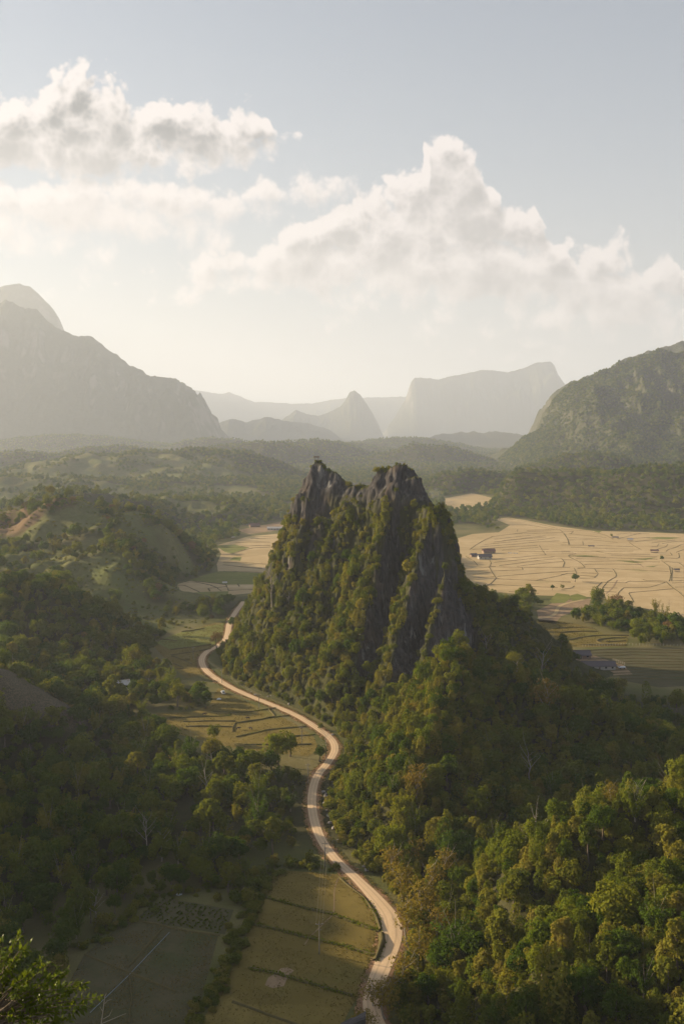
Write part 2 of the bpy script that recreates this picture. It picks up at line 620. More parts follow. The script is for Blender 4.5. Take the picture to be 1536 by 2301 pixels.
def attr(t, name):
    nd = t.new('ShaderNodeAttribute', attribute_name=name)
    return nd.outputs['Fac']


def ground_material():
    m, t = new_mat('forest_floor_and_grass')
    co = obj_co(t)
    n1 = t.noise(co, 0.02, 5)
    n2 = t.noise(co, 0.25, 5, 0.6)
    n3 = t.noise(co, 1.3, 3, 0.6)
    floor = t.mix(n2, (0.030, 0.036, 0.014), (0.075, 0.065, 0.030))
    gr = t.mix(t.smooth(n1, 0.35, 0.65), (0.085, 0.108, 0.030), (0.150, 0.140, 0.055))
    gr = t.mix(t.smooth(n2, 0.4, 0.75), gr, (0.085, 0.09, 0.03))
    gr = t.mix(t.math('MULTIPLY', n3, 0.3), gr, (0.20, 0.175, 0.08))
    bare = t.mix(t.smooth(n3, 0.35, 0.65), t.mix(n2, (0.16, 0.12, 0.085), (0.10, 0.085, 0.05)), (0.055, 0.05, 0.03))
    c = t.mix(attr(t, 'grass'), floor, gr)
    c = t.mix(attr(t, 'bare'), c, bare)
    flatc = t.mix(t.smooth(n1, 0.4, 0.6), (0.16, 0.14, 0.06), (0.10, 0.105, 0.035))
    c = t.mix(attr(t, 'meadow'), c, flatc)
    red = t.mix(n3, (0.17, 0.10, 0.06), (0.13, 0.10, 0.05))
    c = t.mix(attr(t, 'red'), c, red)
    h = t.math('ADD', n2, t.math('MULTIPLY', n3, 0.5))
    finish(t, c, 0.95, h, 0.6, 0.05)
    return m


gm = mesh_np('ground', np.stack([gx, gy, gz], -1).reshape(-1, 3), grid_faces(len(GX), len(GY)), True)
GRASS = grass_amount(gx, gy)
BARE = bare_amount(gx, gy)
MEADOW = sstep(gz, 1.0, 0.0) * sstep(_od, 40, 4)
_rx, _ry, _ = P(30, 1190, 1000)
RED = sstep(1 - ((gx - _rx) / 75) ** 2 - ((gy - _ry) / 40) ** 2 + 0.5 * fbm(gx / 25, gy / 25, 9, 3), 0.1, 0.6)
fattr(gm, 'grass', GRASS)
fattr(gm, 'bare', BARE)
fattr(gm, 'meadow', MEADOW)
fattr(gm, 'red', RED)
structure('ground', gm, ground_material(), 'wooded and grassy valley floor with low hills')


# ------------------------------------------------------------------ limestone tower
KS = 0.75
KX = np.arange(-112, 186, KS)
KY = np.arange(440, 725, KS)
kx, ky = np.meshgrid(KX, KY)
K_RIDGES = [
    # crest points (x, y, z), width left, width right, power left, power right (for the three crest lines: back, front)
    ([P(697, 1060, 645), P(711, 1034, 640), P(735, 1048, 636), P(765, 1068, 630), P(790, 1092, 626)], 50, 52, 1.25, 1.25),
    ([P(790, 1094, 626), P(803, 1086, 622), P(815, 1098, 618), P(832, 1085, 612), P(862, 1047, 606), P(895, 1042, 600), P(918, 1048, 598), P(930, 1080, 594)], 40, 46, 1.0, 1.15),
    ([P(932, 1110, 592), P(945, 1150, 580), P(966, 1153, 562), P(985, 1165, 556), P(998, 1195, 556)], 30, 40, 1.3, 1.15),
    ([P(900, 1085, 592), P(880, 1135, 583), P(858, 1210, 566), P(832, 1330, 543), P(808, 1440, 521), P(782, 1540, 500), P(762, 1610, 486)], 92, 22, 1.2, 0.75),
    ([P(964, 1153, 560), P(942, 1230, 545), P(913, 1340, 524), P(888, 1440, 505), P(866, 1540, 487), P(850, 1620, 470)], 44, 26, 1.35, 0.7),
    ([P(1001, 1284, 528), P(985, 1345, 518), P(965, 1420, 503), P(945, 1510, 487), P(930, 1600, 470), P(915, 1680, 452)], 40, 26, 1.35, 0.7),
    ([P(711, 1040, 640), P(686, 1140, 626), P(660, 1250, 612), P(630, 1360, 598), P(600, 1440, 586)], 60, 34, 1.15, 0.95),
    ([P(803, 1104, 622), P(768, 1190, 604), P(735, 1300, 585), P(702, 1400, 567), P(672, 1490, 550), P(650, 1545, 540)], 96, 34, 1.15, 0.9),
    ([P(1000, 1205, 562), P(1030, 1300, 572), P(1090, 1346, 582), P(1170, 1372, 588), P(1235, 1420, 592), P(1275, 1476, 596)], 66, 70, 1.4, 1.4),
    ([P(1060, 1350, 560), P(1110, 1425, 530), P(1150, 1500, 500), P(1190, 1560, 470)], 56, 56, 1.5, 1.5),
    ([P(676, 1150, 640), P(650, 1250, 645), P(622, 1330, 645), P(580, 1400, 645), P(525, 1455, 645)], 36, 40, 1.3, 1.3),
]


def smax(a, b, k):
    h = np.clip(0.5 + 0.5 * (a - b) / k, 0, 1)
    return b + (a - b) * h + k * h * (1 - h)


def karst_height():
    wx = kx + fbm(kx / 26, ky / 26, 4.1, 3) * 6.5 + fbm(kx / 7, ky / 7, 8.1, 2) * 1.7
    wy = ky + fbm(kx / 26, ky / 26, 9.4, 3) * 6.5 + fbm(kx / 7, ky / 7, 2.6, 2) * 1.7
    z = np.zeros(kx.shape) - 40.0
    rock = np.zeros(kx.shape)
    crest = np.zeros(kx.shape)
    for i, (pts, wl, wr, pl, pr) in enumerate(K_RIDGES):
        # less warp close to the crest keeps the skyline in place
        d0, _, _ = seg_dist(kx, ky, pts)
        k = sstep(d0, 0, 22)
        d, t, s = seg_dist(kx + (wx - kx) * (0.12 + 0.88 * k), ky + (wy - ky) * (0.12 + 0.88 * k), pts)
        if i < 3:
            crest = np.maximum(crest, 1 - sstep(d, 5, 16))
            d = np.maximum(d - (2.0, 4.0, 3.0)[i], 0)
        zc = np.interp(t, range(len(pts)), [q[2] for q in pts])
        w = np.where(s > 0, wr, wl) if pts[0][1] > pts[-1][1] and i not in (0, 1, 8) else np.where(s > 0, wl, wr)
        p = np.where(w == wr, pr, pl)
        w = w * (0.45 + 0.55 * np.clip(zc / 90, 0, 1.3))
        f = zc * np.clip(1 - d / w, 0, 1) ** p - 14 * np.clip((d / w - 0.86) / 0.25, 0, 1)
        if i in (3, 4, 5):
            rock = np.maximum(rock, np.where((w < 36) & (s > 0), 1.0, 0) * sstep(d, 0.0, 1.5) * sstep(f, 14, 30) * sstep(zc, 12, 30) * (f > z - 1.0) * (1 - sstep(d, (20, 20, 16)[i - 3], (26, 26, 22)[i - 3])))
        z = smax(f, z, 6.0)
    z = z - 2.5 * (1 - sstep(z, 0.0, 7.0))
    foot = sstep(z, 2, 20)
    crag = ridged(kx / 13, ky / 13, 0.7, 4, 0.55) - 1.15
    z = z + crag * 6.0 * foot * sstep(z, 12, 60) * (1 - 0.75 * crest)
    flute = ridged(kx / 3.6, ky / 3.6, 0.2, 3, 0.6) - 1.1
    global kbase
    kbase = z.copy()
    g1, g0 = np.gradient(z, KS)
    sl0 = np.clip(np.hypot(g0, g1), 0, 4)
    z = z + flute * (0.6 + 1.15 * sl0) * foot * sstep(z, 14, 50) * (1 - 0.55 * crest)
    z = z + fbm(kx / 20, ky / 20, 3.3, 4) * 4 * foot
    od, rd = open_dist(kx, ky)
    _, _, rs = seg_dist(kx, ky, ROAD)
    z = np.where((rs < 0) & (rd > 2.0), -8.0, z)      # the tower ends at the road
    z = np.where(z > 0, z * sstep(rd, 5.5, 17) - 1.5 * (1 - sstep(rd, 5.0, 9)), z)
    return z, rock


kz, krock = karst_height()
_b1, _b0 = np.gradient(kbase, KS)
kbs = np.hypot(_b0, _b1)
gyk, gxk = np.gradient(kz, KS)
kslope = np.hypot(gxk, gyk)
# rock shows on the right-hand walls of the slabs, around both summits and on the steepest faces
top = np.maximum(sstep(kz, 98, 112), 0)
krock = np.maximum(krock, top * sstep(kbs, 0.9, 1.7))
lx = sstep(kx, -4, -12) * sstep(kz, 78, 100) * sstep(kslope, 1.6, 2.6)
krock = np.maximum(krock, lx)
krock = np.maximum(krock, sstep(kbs, 3.0, 4.4) * sstep(fbm(kx / 18, ky / 18, 6.6, 2), -0.25, 0.25) * sstep(kz, 15, 35))
krock = np.clip(krock, 0, 1)


def rock_material():
    m, t = new_mat('limestone')
    co = obj_co(t)
    mp = t.new('ShaderNodeMapping')
    mp.inputs['Scale'].default_value = (1, 1, 0.12)
    t.put(mp.inputs['Vector'], co)
    st = t.noise(mp.outputs[0], 0.55, 6, 0.62)
    st2 = t.noise(mp.outputs[0], 0.16, 4, 0.55)
    fine = t.noise(co, 1.6, 5, 0.65)
    big = t.noise(co, 0.05, 4, 0.55)
    c = t.mix(t.smooth(st, 0.3, 0.7), (0.034, 0.032, 0.036), (0.105, 0.098, 0.10))
    c = t.mix(t.math('MULTIPLY', t.smooth(st2, 0.56, 0.67), 0.85), c, (0.25, 0.245, 0.24))
    c = t.mix(t.math('MULTIPLY', t.smooth(big, 0.52, 0.7), 0.45), c, (0.15, 0.105, 0.075))
    c = t.mix(t.math('MULTIPLY', t.smooth(fine, 0.52, 0.7), 0.5), c, (0.045, 0.042, 0.05))
    moss = t.mix(fine, (0.040, 0.046, 0.016), (0.085, 0.082, 0.030))
    c = t.mix(attr(t, 'rock'), moss, c)
    h = t.math('ADD', st, t.math('MULTIPLY', fine, 0.7))
    finish(t, c, 0.92, h, 2.2, 0.1)
    return m


# push the mesh sideways by 3D noise so that walls are cracked, not smooth
nv = np.stack([-gxk, -gyk, np.ones_like(kz)], -1)
nv /= np.linalg.norm(nv, axis=-1, keepdims=True)
crack = (fbm(kx / 5, ky / 5, kz / 14, 4, 0.6)) * 1.7 * sstep(kslope, 0.8, 2.0) * sstep(kz, 3, 12)
kv = np.stack([kx, ky, kz], -1) + nv * crack[..., None]
keep = kz > HZ(kx, ky) - 1.2
kf = grid_faces(len(KX), len(KY))
kf = kf[keep.ravel()[kf].any(1)]
used = np.unique(kf)
remap = np.zeros(kv.shape[0] * kv.shape[1], int)
remap[used] = np.arange(len(used))
km = mesh_np('limestone_tower', kv.reshape(-1, 3)[used], remap[kf], False)
fattr(km, 'rock', krock.ravel()[used])
ROCK_MAT = rock_material()
structure('limestone_tower', km, ROCK_MAT, 'steep dark limestone tower with two summits, covered in scrub')


def KZ(x, y, arr=None):
    arr = kz if arr is None else arr
    u = np.clip((np.asarray(x) - KX[0]) / KS, 0, len(KX) - 1.001)
    v = np.clip((np.asarray(y) - KY[0]) / KS, 0, len(KY) - 1.001)
    i, j = u.astype(int), v.astype(int)
    a, b = u - i, v - j
    return (arr[j, i] * (1 - a) + arr[j, i + 1] * a) * (1 - b) + (arr[j + 1, i] * (1 - a) + arr[j + 1, i + 1] * a) * b


def in_k(x, y):
    return (x > KX[0]) & (x < KX[-1]) & (y > KY[0]) & (y < KY[-1])


def surf(x, y):
    """ground or tower, whichever is higher"""
    h = HZ(x, y)
    return np.where(in_k(x, y), np.maximum(h, KZ(x, y)), h)


# ------------------------------------------------------------------ far mountains
def mountain_material(name, rocky):
    m, t = new_mat(name)
    co = obj_co(t)
    n1 = t.noise(co, 0.004, 5)
    n2 = t.noise(co, 0.035, 5, 0.65)
    c = t.mix(n2, (0.030, 0.036, 0.016), (0.075, 0.075, 0.032))
    ge = t.new('ShaderNodeNewGeometry')
    sx = t.new('ShaderNodeSeparateXYZ')
    t.put(sx.inputs[0], ge.outputs['Normal'])
    steep = t.smooth(sx.outputs[2], 0.62, 0.36)
    rk = t.math('MULTIPLY', steep, t.smooth(n1, 0.42, 0.58))
    c = t.mix(t.math('MULTIPLY', rk, rocky), c, t.mix(n2, (0.12, 0.11, 0.10), (0.26, 0.23, 0.20)))
    finish(t, c, 0.95, n2, 14.0, 0.03)
    return m


def mountain(name, prof, D, depth, label, mat, front=0.5, nx=180, ny=70, rough=1.0, seed=0.0, zmin=-20, pw=0.8, skew=0.0):
    """ridge profile traced as (pixel x, pixel y) at distance D; real depth in front of and behind the crest"""
    pts = np.array([P(x, y, D) for x, y in prof])
    X = np.linspace(pts[0, 0], pts[-1, 0], nx)
    crest = np.interp(X, pts[:, 0], pts[:, 2])
    W = np.linspace(-1, 1, ny)
    xx, ww = np.meshgrid(X, W)
    cc = np.broadcast_to(crest, xx.shape)
    s = depth / 700.0
    wig = fbm(xx / (340 * s), ww * 1.3, seed, 4) * 0.22
    a = np.abs(ww + wig * (1 - np.abs(ww)) * sstep(np.abs(ww), 0, 0.25))
    fall = np.clip(1 - a, 0, 1) ** pw
    fall = fall * (0.72 + 0.28 * sstep(1 - a, 0.0, 0.75))
    yy = D + ww * depth * np.where(ww < 0, front, 1.0) + skew * (xx - X[0])
    z = cc * fall
    gul = ridged(xx / (150 * s), yy / (420 * s), seed + 3, 4, 0.55) - 1.2
    z = z + gul * 34 * s * rough * sstep(a, 0.02, 0.3) * np.clip(cc / 300, 0, 1.4) * fall
    z = z + fbm(xx / (40 * s), yy / (40 * s), seed + 7, 3) * 7 * s * rough * np.clip(cc / 200, 0.2, 1) * np.clip(fall * 2, 0, 1)
    z = np.where(np.abs(ww) > 0.99, zmin, z)
    z[:, 0] = zmin
    z[:, -1] = zmin
    me = mesh_np(name, np.stack([xx, yy, z], -1).reshape(-1, 3), grid_faces(nx, ny), True)
    o = structure(name, me, mat, label)
    return X, yy, z, xx


MT_FOREST = mountain_material('wooded_mountain', 0.75)
MT_WOOD = mountain_material('wooded_slope', 0.25)
mountain('mountain', [(-700, 900), (-400, 760), (-200, 690), (0, 676), (40, 680), (85, 700), (140, 741), (165, 752), (185, 757), (203, 752), (225, 770), (285, 815), (338, 846), (350, 840), (372, 851),
                      (400, 853), (410, 872), (425, 880), (440, 884), (455, 910), (468, 945), (485, 985), (505, 1010)], 7800, 2000, 'dark hazy mountain with a notched right shoulder at the left edge', MT_FOREST, 0.6, 360, 110, 1.7, 1.0)
mountain('mountain', [(-500, 900), (-250, 720), (-60, 660), (0, 640), (25, 634), (45, 632), (68, 640), (90, 660), (118, 690), (132, 710), (146, 745), (190, 800), (260, 900), (330, 1000)], 9900, 1500,
         'pale rounded peak behind the notched left mountain', MT_FOREST, 0.5, 220, 60, 0.8, 2.0)
mountain('mountain', [(250, 985), (350, 920), (430, 876), (455, 877), (490, 884), (515, 880), (545, 892), (570, 902), (610, 903), (650, 906), (700, 906), (740, 898), (780, 893), (840, 892), (880, 891), (930, 889), (1000, 905), (1100, 940)], 21000, 2800,
         'palest far ridge closing the valley', MT_FOREST, 0.6, 300, 50, 0.5, 3.0)
mountain('mountain', [(590, 1000), (612, 958), (640, 938), (665, 920), (690, 930), (715, 934), (740, 925), (765, 912), (776, 898), (785, 880), (795, 876), (808, 884), (822, 905), (838, 930), (850, 955), (862, 985), (870, 1000)], 14000, 1200,
         'single pointed peak in the middle of the far valley', MT_FOREST, 0.8, 200, 60, 0.6, 4.0, -20, 0.9)
mountain('mountain', [(860, 1000), (868, 965), (890, 930), (905, 905), (912, 893), (922, 858), (930, 846), (950, 848), (985, 851), (1020, 843), (1060, 834), (1085, 829), (1110, 830), (1140, 834), (1175, 826), (1205, 813), (1235, 810),
                      (1243, 818), (1252, 840), (1267, 860), (1300, 900), (1400, 960), (1450, 1000)], 16500, 2400, 'long flat-topped mountain with a raised right end beyond the valley', MT_FOREST, 0.5, 280, 60, 0.7, 5.0)
mountain('mountain', [(400, 1005), (440, 975), (475, 955), (520, 940), (555, 948), (600, 936), (645, 946), (690, 950), (740, 965), (790, 1005)], 11500, 1000, 'low pale foothills left of the single pointed peak', MT_FOREST, 0.6, 160, 50, 0.9, 8.0)
KF = mountain('mountain', [(1120, 1040), (1150, 1010), (1180, 985), (1215, 965), (1232, 935), (1242, 905), (1262, 880), (1285, 862), (1320, 848), (1360, 832), (1410, 812), (1450, 796), (1500, 793), (1560, 800), (1640, 770), (1800, 790), (2000, 900)], 4100, 1050,
              'wooded mountainside at the right edge with stepped shoulders', MT_WOOD, 1.2, 340, 150, 2.4, 6.0, -20, 1.15)
KB = mountain('mountain', [(1215, 960), (1235, 890), (1270, 862), (1310, 848), (1360, 828), (1400, 806), (1440, 794), (1480, 780), (1510, 772), (1536, 765), (1600, 750), (1800, 770), (2050, 900)], 5200, 1000,
              'higher wooded ridge rising behind the right mountainside', MT_WOOD, 0.9, 260, 100, 1.4, 7.0, -20, 1.0)


# ------------------------------------------------------------------ fields, banks, road
def field_material(name, a, b, green=(0.13, 0.15, 0.04), gthr=0.62, scale=1.0):
    m, t = new_mat(name)
    co = obj_co(t)
    n1 = t.noise(co, 0.018 * scale, 4)
    n2 = t.noise(co, 0.5, 5, 0.65)
    n3 = t.noise(co, 0.07 * scale, 4, 0.6)
    mp = t.new('ShaderNodeMapping')
    mp.inputs['Rotation'].default_value = (0, 0, 0.35)
    mp.inputs['Scale'].default_value = (0.05, 1.0, 1.0)
    t.put(mp.inputs['Vector'], co)
    streak = t.noise(mp.outputs[0], 0.35, 4, 0.6)
    n4 = t.noise(co, 0.006 * scale, 3, 0.6)
    c = t.mix(t.smooth(n3, 0.36, 0.64), a, b)
    c = t.mix(t.math('MULTIPLY', t.smooth(n4, 0.42, 0.6), 0.45), c, (b[0] * 0.75, b[1] * 0.72, b[2] * 0.62))
    mv = t.new('ShaderNodeMapping')
    mv.inputs['Scale'].default_value = (0.011 * scale, 0.03 * scale, 1.0)
    t.put(mv.inputs['Vector'], co)
    vo = t.new('ShaderNodeTexVoronoi', voronoi_dimensions='2D')
    t.put(vo.inputs['Vector'], mv.outputs[0])
    vo.inputs['Scale'].default_value = 1.0
    cell = t.new('ShaderNodeSeparateColor')
    t.put(cell.inputs[0], vo.outputs['Color'])
    c = t.mix(t.math('MULTIPLY', cell.outputs[0], 0.5), c, (a[0] * 0.66, a[1] * 0.66, a[2] * 0.58))
    c = t.mix(t.math('MULTIPLY', t.smooth(n1, gthr, gthr + 0.14), 0.7), c, green)
    c = t.mix(t.math('MULTIPLY', streak, 0.28), c, tuple(v * 0.62 for v in a))
    c = t.mix(t.math('MULTIPLY', t.smooth(n2, 0.45, 0.75), 0.42), c, tuple(v * 0.55 for v in b))
    finish(t, c, 0.95, n2, 0.12, 0.05)
    return m


def poly_sheet(name, pts, z, mat, label=None, parent=None):
    bm = bmesh.new()
    f = bm.faces.new([bm.verts.new((p[0], p[1], z)) for p in pts])
    bmesh.ops.triangulate(bm, faces=[f])
    bmesh.ops.recalc_face_normals(bm, faces=bm.faces)
    if sum(q.normal.z for q in bm.faces) < 0:
        bmesh.ops.reverse_faces(bm, faces=bm.faces)
    me = bpy.data.meshes.new(name)
    bm.to_mesh(me)
    bm.free()
    if parent is None:
        return structure(name, me, mat, label)
    return link(name, me, mat, parent)


STRAW = field_material('rice_stubble', (0.46, 0.345, 0.19), (0.54, 0.415, 0.245), (0.22, 0.22, 0.07), 0.62)
OLIVE = field_material('stubble_regrowth', (0.185, 0.145, 0.042), (0.235, 0.18, 0.055), (0.13, 0.135, 0.035), 0.55)
GREENF = field_material('green_crop', (0.16, 0.18, 0.045), (0.22, 0.215, 0.06), (0.24, 0.20, 0.10), 0.6, 3)
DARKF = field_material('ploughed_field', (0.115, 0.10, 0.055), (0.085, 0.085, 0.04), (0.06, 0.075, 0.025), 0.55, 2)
DIRT = field_material('bare_earth', (0.36, 0.26, 0.165), (0.27, 0.19, 0.12), (0.20, 0.17, 0.08), 0.7, 4)


def bund_material():
    m, t = new_mat('grassy_bank')
    n = t.noise(obj_co(t), 0.9, 4, 0.6)
    finish(t, t.mix(n, (0.075, 0.068, 0.026), (0.15, 0.12, 0.055)), 0.95, n, 0.2, 0.05)
    return m


BUND = bund_material()


def bund(parent, pts, w=1.2, h=0.55, rough=0.5):
    """low earth bank along a line: an uneven ridge with its own sides"""
    p = np.array(pts, float)
    seg = np.hypot(*np.diff(p, axis=0).T)
    s = np.concatenate([[0], np.cumsum(seg)])
    n = int(min(26, max(4, s[-1] / 4.0)))
    q = np.linspace(0, s[-1], n)
    c = np.stack([np.interp(q, s, p[:, 0]), np.interp(q, s, p[:, 1])], -1)
    tg = np.gradient(c, axis=0)
    tg /= np.linalg.norm(tg, axis=1)[:, None] + 1e-9
    nr = np.stack([-tg[:, 1], tg[:, 0]], -1)
    jit = rng.uniform(1 - rough, 1 + rough, n)
    hh = h * rng.uniform(0.6, 1.25, n)
    c = c + nr * (rng.uniform(-0.2, 0.2, n) * w)[:, None]
    rows = []
    for off, zz in ((-0.5, 0.0), (-0.22, 1.0), (0.22, 0.95), (0.5, 0.0)):
        rows.append(np.concatenate([c + nr * (off * w * jit)[:, None], (0.06 + zz * hh)[:, None]], 1))
    V = np.concatenate(rows)
    i = np.arange(n)
    F = []
    for k in range(3):
        a = i[:-1] + k * n
        F.append(np.stack([a, a + 1, a + 1 + n, a + n], -1))
    me = mesh_np('bund', V, np.concatenate(F))
    return link('bund', me, BUND, parent)


def crop(ox, oy, s):
    return lambda pts: [G(ox + x / s, oy + y / s) for x, y in pts]


c1 = crop(1000, 1140, 5.486)
c2 = crop(1260, 1140, 5.565)
c3 = crop(1180, 1320, 4.315)
c5 = crop(340, 1540, 3.339)
c6 = crop(370, 1160, 5.486)
c4 = crop(350, 1380, 5.12)
c7 = crop(560, 1940, 4.267)
c8 = crop(180, 1960, 3.657)

f_right = poly_sheet('rice_field', FIELDS['right'], 0.05, STRAW, 'wide tan field of harvested rice on the right')
for l in [[(200, 760), (540, 740)], [(260, 795), (540, 775)], [(330, 832), (560, 800)], [(340, 868), (600, 858)], [(370, 932), (510, 940)], [(470, 998), (560, 940), (625, 875)],
          [(625, 875), (560, 775), (540, 735), (565, 685), (545, 655)], [(560, 735), (945, 740), (955, 772), (590, 785)], [(640, 852), (1250, 805), (1536, 790)],
          [(640, 882), (1150, 905), (1536, 920)], [(1110, 903), (1400, 845), (1500, 815)], [(560, 950), (1000, 975), (1380, 990)], [(1005, 978), (915, 1050)], [(780, 1040), (1150, 1062)],
          [(200, 722), (620, 730)], [(560, 640), (960, 612)], [(960, 610), (1240, 585)], [(660, 722), (1150, 655), (1430, 632)], [(880, 728), (1200, 690), (1450, 670)], [(600, 680), (1000, 640), (1340, 610)],
          [(1430, 632), (1470, 680), (1450, 735)], [(1155, 468), (1200, 540), (1235, 585)], [(960, 740), (1536, 742)], [(380, 462), (480, 405), (575, 365)], [(300, 520), (380, 462)],
          [(480, 460), (880, 420), (1120, 405)], [(1130, 405), (1345, 375)], [(420, 490), (640, 470), (800, 462)], [(800, 462), (1150, 425), (1400, 415)], [(590, 430), (1000, 388), (1240, 368)],
          [(700, 410), (900, 392), (1230, 350)], [(330, 520), (700, 495), (1130, 470)], [(600, 395), (1000, 350), (1050, 350)], [(700, 530), (1140, 495)], [(560, 365), (1050, 300), (1300, 290)],
          [(1130, 320), (1440, 310)], [(1400, 268), (1470, 330), (1510, 400), (1525, 460)], [(660, 210), (1000, 215), (1400, 280)], [(890, 275), (880, 300)], [(760, 140), (1050, 180), (1380, 262)],
          [(1000, 285), (1340, 275)], [(820, 330), (1140, 320)], [(250, 605), (350, 660), (400, 720)], [(1200, 520), (1270, 518)], [(900, 545), (1220, 545)], [(1240, 550), (1536, 545)]]:
    bund(f_right, c1(l), 0.7, 0.28)
for l in [[(205, 760), (300, 755), (250, 700), (180, 660), (95, 620), (90, 600), (185, 580)], [(160, 760), (195, 830), (125, 870)], [(20, 655), (40, 690), (20, 745)], [(20, 655), (140, 660)],
          [(0, 805), (165, 798)], [(0, 845), (75, 828), (160, 830)], [(200, 765), (650, 772)], [(415, 770), (460, 835), (410, 885), (225, 888)], [(440, 798), (640, 802)], [(645, 770), (685, 835), (680, 872), (580, 925), (520, 1000), (500, 1050)],
          [(505, 938), (460, 980), (425, 1048)], [(250, 820), (440, 828)], [(230, 852), (430, 868)], [(260, 925), (480, 940), (800, 945)], [(800, 948), (840, 925), (1300, 938)], [(1020, 900), (1040, 915), (1310, 925)],
          [(700, 1110), (720, 1060), (780, 1005), (1110, 1000), (1300, 940)], [(910, 1190), (840, 1070), (1390, 1020)], [(1310, 930), (1370, 990), (1470, 1060), (1536, 1120)], [(1375, 925), (1385, 760), (1350, 740)],
          [(1345, 925), (1370, 840), (1350, 740), (1270, 680)], [(660, 770), (1100, 795), (1340, 803)], [(0, 1030), (130, 1010), (160, 985)], [(0, 935), (120, 938)], [(530, 1005), (700, 1010)], [(350, 1058), (580, 1055), (690, 1062)],
          [(230, 680), (700, 672), (1230, 685)], [(180, 645), (600, 648)], [(290, 715), (700, 712), (1000, 716)], [(100, 610), (560, 625)], [(0, 572), (150, 572)], [(0, 550), (450, 552), (900, 548)], [(440, 555), (620, 585), (1110, 590)],
          [(0, 472), (270, 475), (560, 480), (900, 495)], [(265, 425), (275, 475)], [(30, 330), (75, 390), (95, 470)], [(0, 300), (150, 300), (115, 335)], [(100, 330), (560, 380)], [(90, 380), (500, 395)], [(100, 410), (350, 405), (700, 440)],
          [(0, 270), (350, 300), (560, 350), (650, 400)], [(850, 440), (920, 490), (1000, 530)], [(700, 395), (900, 345), (990, 325)], [(900, 390), (1100, 375)], [(690, 340), (870, 318)], [(860, 335), (1100, 330)], [(920, 430), (1200, 400)], [(1130, 445), (1420, 410)],
          [(1260, 455), (1400, 430), (1536, 425)], [(1130, 495), (1195, 490), (1220, 455)], [(1190, 528), (1310, 490), (1330, 460)], [(1305, 555), (1330, 530), (1430, 500), (1500, 465), (1536, 460)], [(1430, 565), (1536, 525)],
          [(1465, 575), (1475, 620), (1455, 640), (1290, 635)], [(1230, 590), (1390, 603), (1360, 570)], [(1290, 680), (1460, 690), (1536, 740)], [(1380, 920), (1536, 918)], [(1385, 947), (1536, 942)], [(1420, 998), (1536, 998)],
          [(1390, 880), (1536, 882)], [(20, 440), (90, 445)], [(120, 500), (600, 520), (980, 525)], [(190, 620), (1200, 650)], [(620, 600), (1200, 620)]]:
    bund(f_right, c2(l), 0.7, 0.28)
f_lower = poly_sheet('rice_field', FIELDS['lower'], 0.05, OLIVE, 'small terraced field of curved plots beside the shaded house')
for l in [[(250, 355), (400, 355)], [(300, 400), (420, 388), (560, 390), (670, 405)], [(340, 440), (500, 428), (700, 428)], [(400, 515), (560, 480), (760, 465), (1000, 470)], [(400, 515), (520, 555), (640, 560)],
          [(980, 490), (800, 495), (700, 510), (690, 530), (760, 555)], [(780, 530), (970, 520)], [(620, 560), (980, 562)]]:
    bund(f_lower, c3(l), 1.3, 0.7)
f_mid = poly_sheet('rice_field', FIELDS['mid'], 0.05, STRAW, 'narrow hazy field strip between the left hills and the tower')
for l in [[(170, 815), (350, 812), (400, 815), (560, 850), (640, 880), (700, 925)], [(100, 850), (250, 855), (330, 890), (440, 940)], [(160, 915), (320, 955)], [(560, 930), (540, 890), (760, 870)], [(760, 850), (790, 920)], [(780, 918), (1000, 905), (1200, 910)],
          [(240, 790), (500, 815), (760, 845)], [(720, 600), (1000, 630), (1290, 660)], [(720, 680), (1100, 690), (1260, 705)], [(720, 570), (900, 565), (1300, 598)], [(830, 465), (1000, 410), (1100, 390), (1380, 378)], [(820, 480), (940, 490)],
          [(800, 330), (1050, 320), (1300, 320)], [(940, 370), (1300, 360)], [(1010, 250), (1400, 260)], [(1060, 275), (1400, 280)], [(700, 380), (1040, 385)], [(900, 830), (920, 870)], [(1200, 800), (1170, 880)]]:
    bund(f_mid, c6(l), 1.1, 0.4)
poly_sheet('crop_patch', c6([(215, 780), (440, 740), (680, 678), (900, 685), (1260, 705), (1260, 790), (1200, 840), (770, 845), (480, 812)]), 0.09, GREENF, None, f_mid)
poly_sheet('crop_patch', c6([(620, 360), (860, 350), (1040, 388), (820, 462), (740, 440)]), 0.09, GREENF, None, f_mid)
poly_sheet('crop_patch', c6([(800, 540), (850, 505), (950, 502), (930, 552)]), 0.09, GREENF, None, f_mid)
poly_sheet('crop_patch', c6([(160, 960), (440, 935), (790, 925), (770, 1000), (300, 1050)]), 0.09, GREENF, None, f_mid)
f_bend = poly_sheet('rice_field', FIELDS['bend'], 0.05, OLIVE, 'field at the sharp road bend with a green upper half')
poly_sheet('crop_patch', c4([(5, 330), (110, 275), (300, 205), (500, 160), (790, 105), (790, 250), (740, 350), (640, 355), (420, 375), (170, 412)]), 0.09, GREENF, None, f_bend)
for l in [[(170, 412), (420, 382), (640, 355)], [(180, 475), (400, 440), (640, 405)], [(190, 485), (330, 535), (410, 572)], [(340, 530), (390, 522)], [(200, 570), (320, 615)], [(60, 290), (240, 310)], [(380, 200), (560, 165)], [(300, 205), (440, 190)], [(240, 635), (320, 628)]]:
    bund(f_bend, c4(l), 0.9, 0.7)
f_road = poly_sheet('rice_field', FIELDS['road'], 0.05, OLIVE, 'grazed olive field with curving banks inside the road bend')
